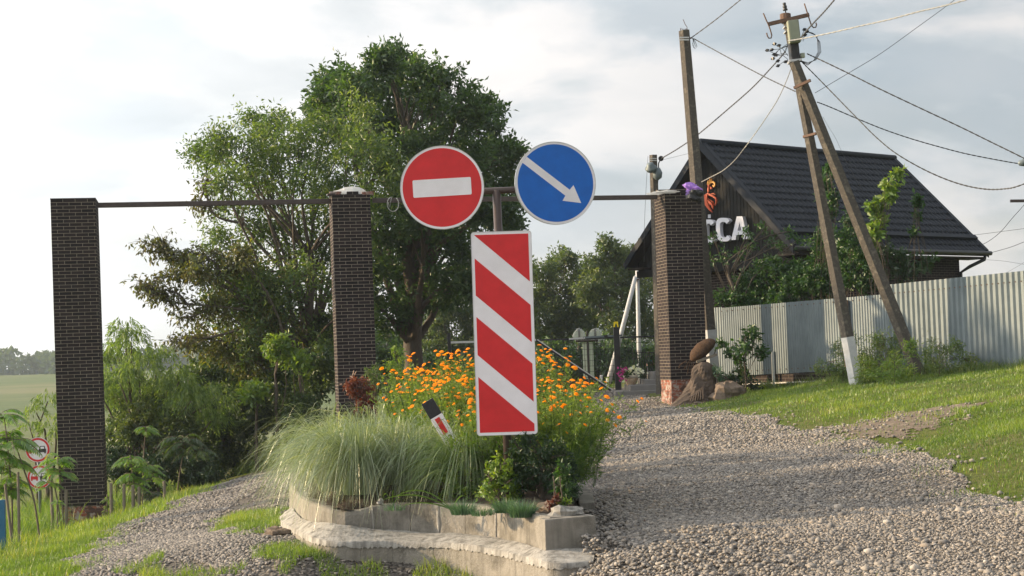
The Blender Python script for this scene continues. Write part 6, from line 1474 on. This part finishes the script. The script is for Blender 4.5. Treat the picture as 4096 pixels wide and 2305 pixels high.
# ------------------------------------------------------------------ sumac saplings with feathered fronds
def sumac(label, d, stems, crowns, seed, fl=.55, mat='lf_ail', cat='sapling', base_px=None, stem_r=.018):
    """stems: lists of pixels; crowns: (px,py,n fronds,size)"""
    rg = np.random.default_rng(seed); rr = random.Random(seed); b_ = at(*(base_px or stems[0][0]), d); g_ = tz1(b_.x, b_.y)
    root = empty('sumac_sapling', (b_.x, b_.y, g_), label, cat); mb = MB(); P = []; D = []; Ln = []; V = []; N_ = []
    for si, st_ in enumerate(stems):
        pts = [at(x, y, d) for x, y in st_]; pts[0] = Vector((pts[0].x, pts[0].y, min(pts[0].z, tz1(pts[0].x, pts[0].y)-.03)))
        Q = catm(pts, 4); mq = mb if si == 0 else MB(); mq.tube(Q, [stem_r*(1-.6*i/len(Q)) for i in range(len(Q))], 6)
        if si: mq.build('stem', M['barkpale'], root, smooth=True)
    for px_, py_, nf, sz in crowns:
        c = at(px_, py_, d)
        for k in range(nf):
            a = 2*PI*k/nf*1.618*1.0 + rr.uniform(-.3, .3); el = rr.uniform(.05, .95); Lf = fl*sz*rr.uniform(.75, 1.15)
            h = Vector((math.cos(a), math.sin(a), 0)); z0 = c + Vector((0, 0, -rr.uniform(0, .35)*sz*fl))
            pr = [];
            for i in range(9):
                t = i/8; pr.append(z0 + h*Lf*t*(1-.12*t) + Vector((0, 0, Lf*(el*t - (.55+el*.6)*t*t))))
            mb.tube(pr, [.006-.0005*i for i in range(9)], 4, cap=False)
            v0 = rr.uniform(.1, .7)
            for i in range(1, 15):
                t = i/15*8; j = min(7, int(t)); q = pr[j].lerp(pr[j+1], t-j); tg = (pr[j+1]-pr[j]).normalized(); sd = tg.cross(Vector((0, 0, 1))).normalized()
                ll = Lf*.30*(math.sin(PI*min(1, (i/15)*.82+.16)))*rr.uniform(.85, 1.1)
                for s in (-1, 1):
                    dv = (sd*s*.9 + tg*.55 + Vector((0, 0, -.35-rr.uniform(0, .25)))).normalized(); P.append(tuple(q)); D.append(tuple(dv)); Ln.append(ll); V.append(v0+rr.uniform(-.12, .2))
    P = np.array(P); D = np.array(D); Ln = np.array(Ln); n = len(P)
    # flat leaflets: side vector kept near horizontal
    up_ = np.tile([[0, 0, 1.]], (n, 1)) + rg.normal(0, .25, (n, 3)); S_ = np.cross(D, up_); S_ /= np.linalg.norm(S_, axis=1)[:, None]; Wd = Ln*.25
    Vv = np.stack([P, P+D*(Ln*.4)[:, None]+S_*Wd[:, None]*.5, P+D*Ln[:, None]+np.array([[0, 0, -1.]])*(Ln*.12)[:, None], P+D*(Ln*.4)[:, None]-S_*Wd[:, None]*.5], 1).reshape(-1, 3)
    i0 = (np.arange(n)*4)[:, None]; F = np.concatenate([i0+[0, 1, 2], i0+[0, 2, 3]], 0)
    nmesh('fronds', Vv, F, M[mat], root, var=np.repeat(np.clip(V, 0, 1), 4)); mb.build('stem', M['barkpale'], root, smooth=True)
sumac('bright sumac sapling standing in front of the left pillar base and lower sign', 31, [[(64,516),(62,500),(60,480),(58,455)],[(62,500),(55,488),(48,480)]], [(58,456,14,.95),(60,470,11,.9),(47,482,7,.7)], 301, fl=.52)
sumac('large sumac sapling at the left edge of the picture', 25, [[(40,530),(34,500),(24,470),(14,440)],[(12,545),(12,500),(8,450),(4,415)]], [(2,412,9,1.0),(10,436,14,1.2),(4,460,14,1.2),(10,478,12,1.0),(-14,440,10,1.2),(4,486,9,.9)], 302, fl=.50)
sumac('sumac sapling with layered fronds right of the left pillar', 33.5, [[(134,512),(134,490),(132,470),(130,455)]], [(130,456,15,1.0),(131,470,12,1.05),(133,480,9,.8)], 303, fl=.50)
sumac('tallest sumac sapling with small bright crown on a thin stem', 34, [[(142,510),(143,480),(144,450),(146,428)]], [(146,427,15,.72),(148,462,9,.85),(152,474,9,.9)], 304, fl=.50)
sumac('dim sumac sapling on a pale slanting stem in the shade', 37, [[(177,496),(179,478),(182,460),(184,440)]], [(184,438,14,1.1),(196,446,11,1.0),(178,446,9,.9)], 305, fl=.62, mat='lf_shrub')
sumac('small low sumac sprout beside the red brick base', 30.5, [[(58,520),(57,508),(58,500)]], [(57,500,8,.5)], 306, fl=.4)
sumac('yellow-green sprout at the right foot of the left pillar', 33, [[(108,516),(107,504),(107,494)]], [(107,497,10,.5),(108,505,9,.45),(106,511,8,.4)], 307, fl=.4, mat='lf_lime')
sumac('low sumac fronds beside the gravel left of the path end', 35, [[(150,508),(151,500),(152,492)]], [(152,492,12,.75)], 308, fl=.5, mat='lf_shrub')
# wooden stakes on the verge
for i, (x0, y0, x1, y1, lb) in enumerate(((5,484,13,528,'leaning grey stake left of two at the left picture edge'),(18,472,19,526,'upright thin stake beside the leaning one at the left edge'),(66,490,66,515,'short stake just left of the pillar base'),(51,486,53,517,'stake behind the sumac in front of the sign post'),(111,483,111,506,'short stake right of the pillar foot'),(124,484,124,505,'short stake under the sumac right of the pillar'),(133,485,133,503,'middle one of the short stakes near the path grass'),(139,487,139,503,'right one of the short stakes near the path grass'),(164,481,165,494,'thin stake in the dark before the shrubs'))):
    d = 24 if x0 < 40 else 31; a = at(x0, y0, d); b = at(x1, y1, d); b.z = tz1(b.x, b.y)-.05
    m = MB(); m.tube([b, a], [.035, .03] if d > 25 else [.024, .02], 7); tag(m.build('wooden_stake', M['wood'], origin=b), lb, 'stake')
a = at(1.5, 500, 21); b = Vector((a.x, a.y, tz1(a.x, a.y)-.1)); m = MB(); m.bar(b, a, .09, .05); tag(m.build('blue_board', M['blue'], origin=b), 'blue painted board at the extreme left edge', 'board')

# ------------------------------------------------------------------ plants of the bed
def feather_grass(label, spots, seed, nb=900, Hm=.85, spread=.85, w=.0052, mat='lf_misc'):
    rg = np.random.default_rng(seed); rr = random.Random(seed); x0, y0 = spots[0]; root = empty('feather_grass', (x0, y0, bz(x0, y0)), label, 'ornamental grass')
    VV = []; FF = []; var = []; nv = 0; segs = 9
    for (x, y) in spots:
        n = int(nb*1.5); a = rg.uniform(0, 2*PI, n); r = rg.random(n)**.5*.13; Hh = Hm*np.where(rg.random(n) < .12, rg.uniform(.95, 1.18, n), rg.uniform(.45, 1.0, n)); reach = spread*rg.uniform(.25, 1.0, n)
        P0 = np.stack([x+r*np.cos(a), y+r*np.sin(a), np.full(n, bz(x, y)-.03)], 1)
        dx = np.cos(a)*reach*.8 - .26*rg.uniform(.2, 1.4, n); dy = np.sin(a)*reach*.7 - .16*rg.uniform(.3, 1.3, n)
        t = np.linspace(0, 1, segs+1)[None, :, None]; q_ = rg.uniform(1.9, 2.95, n)[:, None]
        tt = t[..., 0]; Zc = Hh[:, None]*1.33*(2.55*tt - q_*tt**1.9)
        L_ = P0[:, None, :] + np.stack([dx[:, None]*tt**1.25, dy[:, None]*tt**1.25, Zc], 2)
        L_[:, :, 2] = np.maximum(L_[:, :, 2], -.12)
        sd = np.stack([-dy, dx, np.zeros(n)], 1); sd /= np.linalg.norm(sd, axis=1)[:, None]+1e-9; sd = sd*.7 + rg.normal(0, .5, sd.shape); 
        ww = (w*rg.uniform(.5, 1.2, n))[:, None]*(1-.9*tt**2.5)
        A = L_ - sd[:, None, :]*ww[..., None]*.5; Bq = L_ + sd[:, None, :]*ww[..., None]*.5
        V = np.stack([A, Bq], 2).reshape(n, -1, 3); k = (segs+1)*2; base = nv + (np.arange(n)*k)[:, None, None]
        f = np.array([(2*i, 2*i+1, 2*i+3, 2*i+2) for i in range(segs)])[None] + base; VV.append(V.reshape(-1, 3)); FF.append(f.reshape(-1, 4)); nv += n*k
        var.append(np.repeat(np.clip(.25+.5*rg.random(n)+(rg.random(n) < .08)*.3, 0, 1), k))
    nmesh('blades', np.concatenate(VV), np.concatenate(FF), M[mat], root, var=np.concatenate(var))
feather_grass('silvery feather grass tuft at the far left end of the bed arching over the path', [(-2.05,17.3),(-1.7,18.2)], 401, 560, .70, .74)
feather_grass('feather grass tuft over the left bend of the kerb', [(-1.85,15.9),(-1.5,16.7)], 402, 660, .70, .76)
feather_grass('feather grass tuft in the middle hanging over the pale kerb', [(-1.55,15.35),(-1.25,15.9)], 403, 720, .71, .84)
feather_grass('feather grass tuft nearest the leaning marker post', [(-1.02,15.55),(-.82,16.1)], 404, 640, .66, .78)
feather_grass('greener fountain grass clump below the orange flowers left of the post', [(-.50,15.25)], 405, 800, .58, .62, .006, 'lf_foun')
# cosmos
def cosmos(label, spots, seed, nflow, Hm, zr, nb=60, fs=1.0):
    rg = np.random.default_rng(seed); rr = random.Random(seed); x0, y0 = spots[0]; root = empty('orange_cosmos', (x0, y0, bz(x0, y0)), label, 'flowers')
    mb = MB(); P = []; D = []; Ln = []; V = []; tips = []
    for (x, y) in spots:
        for _ in range(nb):
            a = rr.uniform(0, 2*PI); Hh = Hm*rr.uniform(.55, 1.08); o = rr.uniform(.05, zr)
            p0 = Vector((x+rr.gauss(0, .12), y+rr.gauss(0, .12), bz(x, y)-.03)); p3 = p0 + Vector((math.cos(a)*o, math.sin(a)*o*.8, Hh)); p1_ = p0.lerp(p3, .5) + Vector((rr.gauss(0, .04), rr.gauss(0, .04), .05))
            Q = [p0, p0.lerp(p1_, .5), p1_, p1_.lerp(p3, .55)+Vector((0, 0, .02)), p3]; mb.tube(Q, [.004, .0036, .0032, .0028, .002], 3, cap=False); tips.append((p3, (p3-p1_).normalized()))
            for i in range(34):
                t = rr.random()**.6*.93; j = min(3, int(t*4)); q = Q[j].lerp(Q[j+1], t*4-j); dv = Vector((rr.gauss(0, 1), rr.gauss(0, 1), rr.gauss(.35, .6))).normalized()
                lw_ = .13*(1-.6*t)
                for kk in range(3):
                    d2_ = (dv + Vector((rr.gauss(0, .5), rr.gauss(0, .5), rr.gauss(0, .4)))).normalized(); P.append(tuple(q+dv*rr.uniform(0, .08)*(1-.5*t))); D.append(tuple(d2_)); Ln.append(lw_*rr.uniform(.4, .9)); V.append(.15+.45*t+rr.uniform(0, .4))
    Ln = np.array(Ln); leafmesh('foliage', np.array(P), np.array(D), Ln, Ln*.13+.002, np.array(V), M['lf_cosmos'], root, rg=rg); mb.build('stem', M['lf_cosmos'], root)
    # one flower mesh, copied
    fm = None; rr.shuffle(tips); sel = sorted(tips[:nflow*2], key=lambda t: -t[0].z+rr.uniform(0, .5))[:nflow]
    for k, (p, dv) in enumerate(sel):
        s = rr.uniform(.6, 1.15)*fs*.92; zax = (dv + Vector((rr.gauss(0, .35), -.25+rr.gauss(0, .35), .1))).normalized(); xa = zax.orthogonal().normalized(); Mx_ = Matrix((xa, zax.cross(xa), zax)).transposed().to_4x4(); s *= .74
        if fm is None:
            m = MB(); rr2 = random.Random(3)
            for layer, (rl, up_) in enumerate(((.032, .004), (.024, .012))):
                for i in range(8):
                    a = 2*PI*i/8 + layer*.4; c_ = Vector((math.cos(a), math.sin(a), 0)); s2 = Vector((-math.sin(a), math.cos(a), 0))
                    m.add([c_*.003, c_*rl*.6 - s2*rl*.27 + Vector((0, 0, up_)), c_*rl - s2*rl*.14 + Vector((0, 0, up_*.4)), c_*rl*.93+Vector((0, 0, up_*.5)), c_*rl + s2*rl*.14 + Vector((0, 0, up_*.4)), c_*rl*.6 + s2*rl*.27 + Vector((0, 0, up_))], [(0, 1, 2, 3), (0, 3, 4, 5)])
            m.lathe((0, 0, 0), [(.006, 0), (.008, .008), (.003, .013)], 7)
            me = bpy.data.meshes.new('flower'); me.from_pydata(m.v, [], m.f); me.materials.append(M['petal'])
            at_ = me.attributes.new('var', 'FLOAT', 'POINT'); at_.data.foreach_set('value', np.array([.3+.5*((i*7) % 10)/10 for i in range(len(m.v))], np.float32)); fm = me
        o = bpy.data.objects.new('flower', fm); COL.objects.link(o); o.parent = root; o.matrix_local = Matrix.Translation(p - ORG[root.name]) @ Mx_ @ Matrix.Scale(s*1.15, 4)
cosmos('tall orange cosmos mass left of the striped board under the gate line', [(-.55,19.2),(-.15,19.6),(-.95,20.0)], 501, 98, 1.30, .45, 70, 1.35)
cosmos('orange cosmos at the back of the bed beside the middle pillar', [(-1.7,24.5),(-1.2,23),(-1.0,25.0)], 502, 95, 1.10, .6, 50, 1.4)
cosmos('orange cosmos directly behind the left edge of the striped board', [(-.15,17.2),(.25,17.6)], 503, 95, 1.22, .42, 60, 1.25)
cosmos('orange cosmos around the leaning black and white marker post', [(-.75,17.2),(-.50,16.9)], 504, 80, .98, .42, 50, 1.2)
cosmos('loose orange cosmos in front of the tall mass near the cypress', [(-1.15,18.9),(-.9,18.3)], 508, 90, 1.12, .45, 60, 1.25)
cosmos('tall orange cosmos behind the top right edge of the flower mass', [(.0,20.6),(-.5,21.2),(.3,19.4)], 509, 95, 1.32, .5, 55, 1.35)
cosmos('low cosmos with few flowers below the marker post', [(-.30,15.7),(.0,15.3)], 505, 40, .78, .38, 55)
cosmos('cosmos spilling right of the striped board over the gravel', [(.40,15.2),(.52,16.2),(.35,16.9)], 506, 90, .95, .48, 50, 1.15)
cosmos('cosmos stems leaning furthest out over the drive', [(.50,16.1),(.46,15.8)], 507, 40, .85, .75, 30)
# other bed plants
sh3('dark clipped thuja under the right side of the striped board', [(518,448,12),(572,470,9),(570,488,8),(512,470,10),(528,440,10),(540,450,14),(556,455,13),(530,470,14),(550,472,15),(540,485,14),(562,468,10),(522,485,10),(556,487,10),(566,480,6)], (541,503), 14.6, 'lf_thuja', .05, 601, 'thuja', 'thuja', 260, 20, .28, dsp=.15, tr=.03, twr=.04)
sh3('yellow-green boxwood bush in front of the sign post', [(490,478,10),(500,470,10),(508,480,11),(484,490,9),(498,492,11),(512,494,9),(504,462,7)], (498,506), 14.5, 'lf_lime', .04, 602, 'boxwood', 'shrub', 300, 14, .5, dsp=.12, tr=.02, twr=.035)
sh3('variegated silvery-leafed bush left of the boxwood', [(455,470,11),(468,478,12),(450,485,9),(470,462,9),(462,490,9),(476,490,9),(440,474,6)], (462,504), 15.1, 'lf_cosmos', .045, 603, 'shrub', 'shrub', 260, 13, .5, dsp=.15, tr=.02, twr=.04)
sh3('green leafy bush behind the foot of the striped board', [(470,446,11),(485,440,11),(500,448,11),(478,455,10),(515,440,9),(455,440,9)], (485,500), 15.2, 'lf_cosmos', .05, 604, 'shrub', 'shrub', 200, 13, .4, dsp=.2, tr=.02, twr=.05)
sh3('bright leafy sprig at the right end of the bed', [(560,470,5),(565,476,5),(558,482,5),(567,486,4),(562,492,4)], (562,506), 13.9, 'lf_vine', .05, 605, 'shrub', 'shrub', 300, 8, .4, dsp=.08, tr=.01, twr=.03)
sh3('small bright green conical cypress right of the middle pillar', [(397,352,5),(397,360,6),(396,368,7),(396,377,7.5),(397,386,7.5),(396,395,7)], (397,412), 27, 'lf_lime', .07, 606, 'cypress', 'conifer', 120, 14, .3, dsp=.1, tr=.03, twr=.06)
sh3('dark red-brown feathery shrub before the middle pillar', [(354,386,5),(360,382,5),(364,390,6),(358,394,5),(350,384,3),(366,398,5),(361,402,5)], (360,416), 25, 'lf_red', .08, 607, 'shrub', 'shrub', 120, 12, .3, dsp=.1, tr=.02, twr=.06)
sh3('thin grey-green wispy shrub right of the red-brown one', [(372,380,4),(376,372,4),(380,385,5),(372,392,5),(382,395,5),(368,372,3)], (376,415), 26, 'lf_weed', .07, 608, 'shrub', 'shrub', 90, 10, .2, dsp=.1, tr=.02, twr=.07)
for i, (px_, py_, d, n, h, lb) in enumerate(((463,508,13.9,300,.16,'blue-green grassy tuft under the boxwood left side'),(483,509,13.75,160,.10,'small blue-green tuft on the kerb edge between two larger ones'),(522,510,13.5,520,.17,'largest blue-green fescue tuft near the kerb corner'),(506,500,13.95,400,.15,'blue-green tuft behind the largest fescue'),(395,512,14.5,60,.10,'sparse green tuft on the bed soil below the feather grass'))):
    p = at(px_, py_, d); rg = np.random.default_rng(700+i); a = rg.uniform(0, 2*PI, n); r = rg.random(n)**.5*.10; Pp = np.stack([p.x+r*np.cos(a), p.y+r*np.sin(a), np.full(n, .26)], 1)
    o = blades('fescue_tuft', Pp, h*rg.uniform(.6, 1.1, n), np.full(n, .006), M['lf_blue'], .75, seed=i, leandir=a, origin=(p.x, p.y, .26), segs=3); tag(o, lb, 'grass tuft')
sh3('rusty brown sedum tuft beside the stone on the kerb', [(553,503,3),(555,499,2.5),(551,507,3)], (553,511), 13.45, 'lf_red', .03, 620, 'sedum', 'plant', 400, 10, .4, dsp=.03, tr=.008, twr=.02)
sh3('low green sedum cushion behind the stone on the kerb', [(560,503,3.5),(565,502,3),(556,506,3)], (560,511), 13.5, 'lf_cosmos', .03, 621, 'sedum', 'plant', 400, 10, .4, dsp=.03, tr=.008, twr=.02)
def strap(label, px, py, d, dirs, seed):
    p = at(px, py, d); V = []; F = []; rr = random.Random(seed); b = 0
    for (dx, h) in dirs:
        for i in range(9):
            t = i/8; c = Vector((p.x+dx*t, p.y-.05*t, .28+h*(1.9*t-1.45*t*t))); w = .011*(1-t**2)+.001; V += [c+Vector((0, -w, w*.6)), c+Vector((0, w, -w*.6))]
        F += [(b+2*i, b+2*i+1, b+2*i+3, b+2*i+2) for i in range(8)]; b += 18
    m = MB(); m.add(V, F); o = m.build('strap_leaf_plant', M['lf_lime'], origin=(p.x, p.y, .28)); tag(o, label, 'plant')
strap('single plant with long arching strap leaves above the kerb', 452, 500, 14.15, [(-.62,.24),(-.45,.12),(-.5,.30),(.15,.2)], 1)
strap('short strap leaf sprout rising from the soil below the feather grass', 392, 506, 14.5, [(-.08,.22),(.1,.15),(.03,.26)], 2)

# ------------------------------------------------------------------ haze
hz = MB(); hz.box((0, 0, 3.5), (3000, 3000, 27)); 
hm, ht, ho = newmat('haze'); pv = N(ht, 'ShaderNodeVolumePrincipled'); pv.inputs['Color'].default_value = (.74, .85, 1.0, 1); pv.inputs['Density'].default_value = .0003; pv.inputs['Anisotropy'].default_value = .3
L(ht, pv.outputs[0], ho.inputs[1])
USE_HAZE = True
if USE_HAZE: tag(hz.build('haze', hm), kind='stuff')
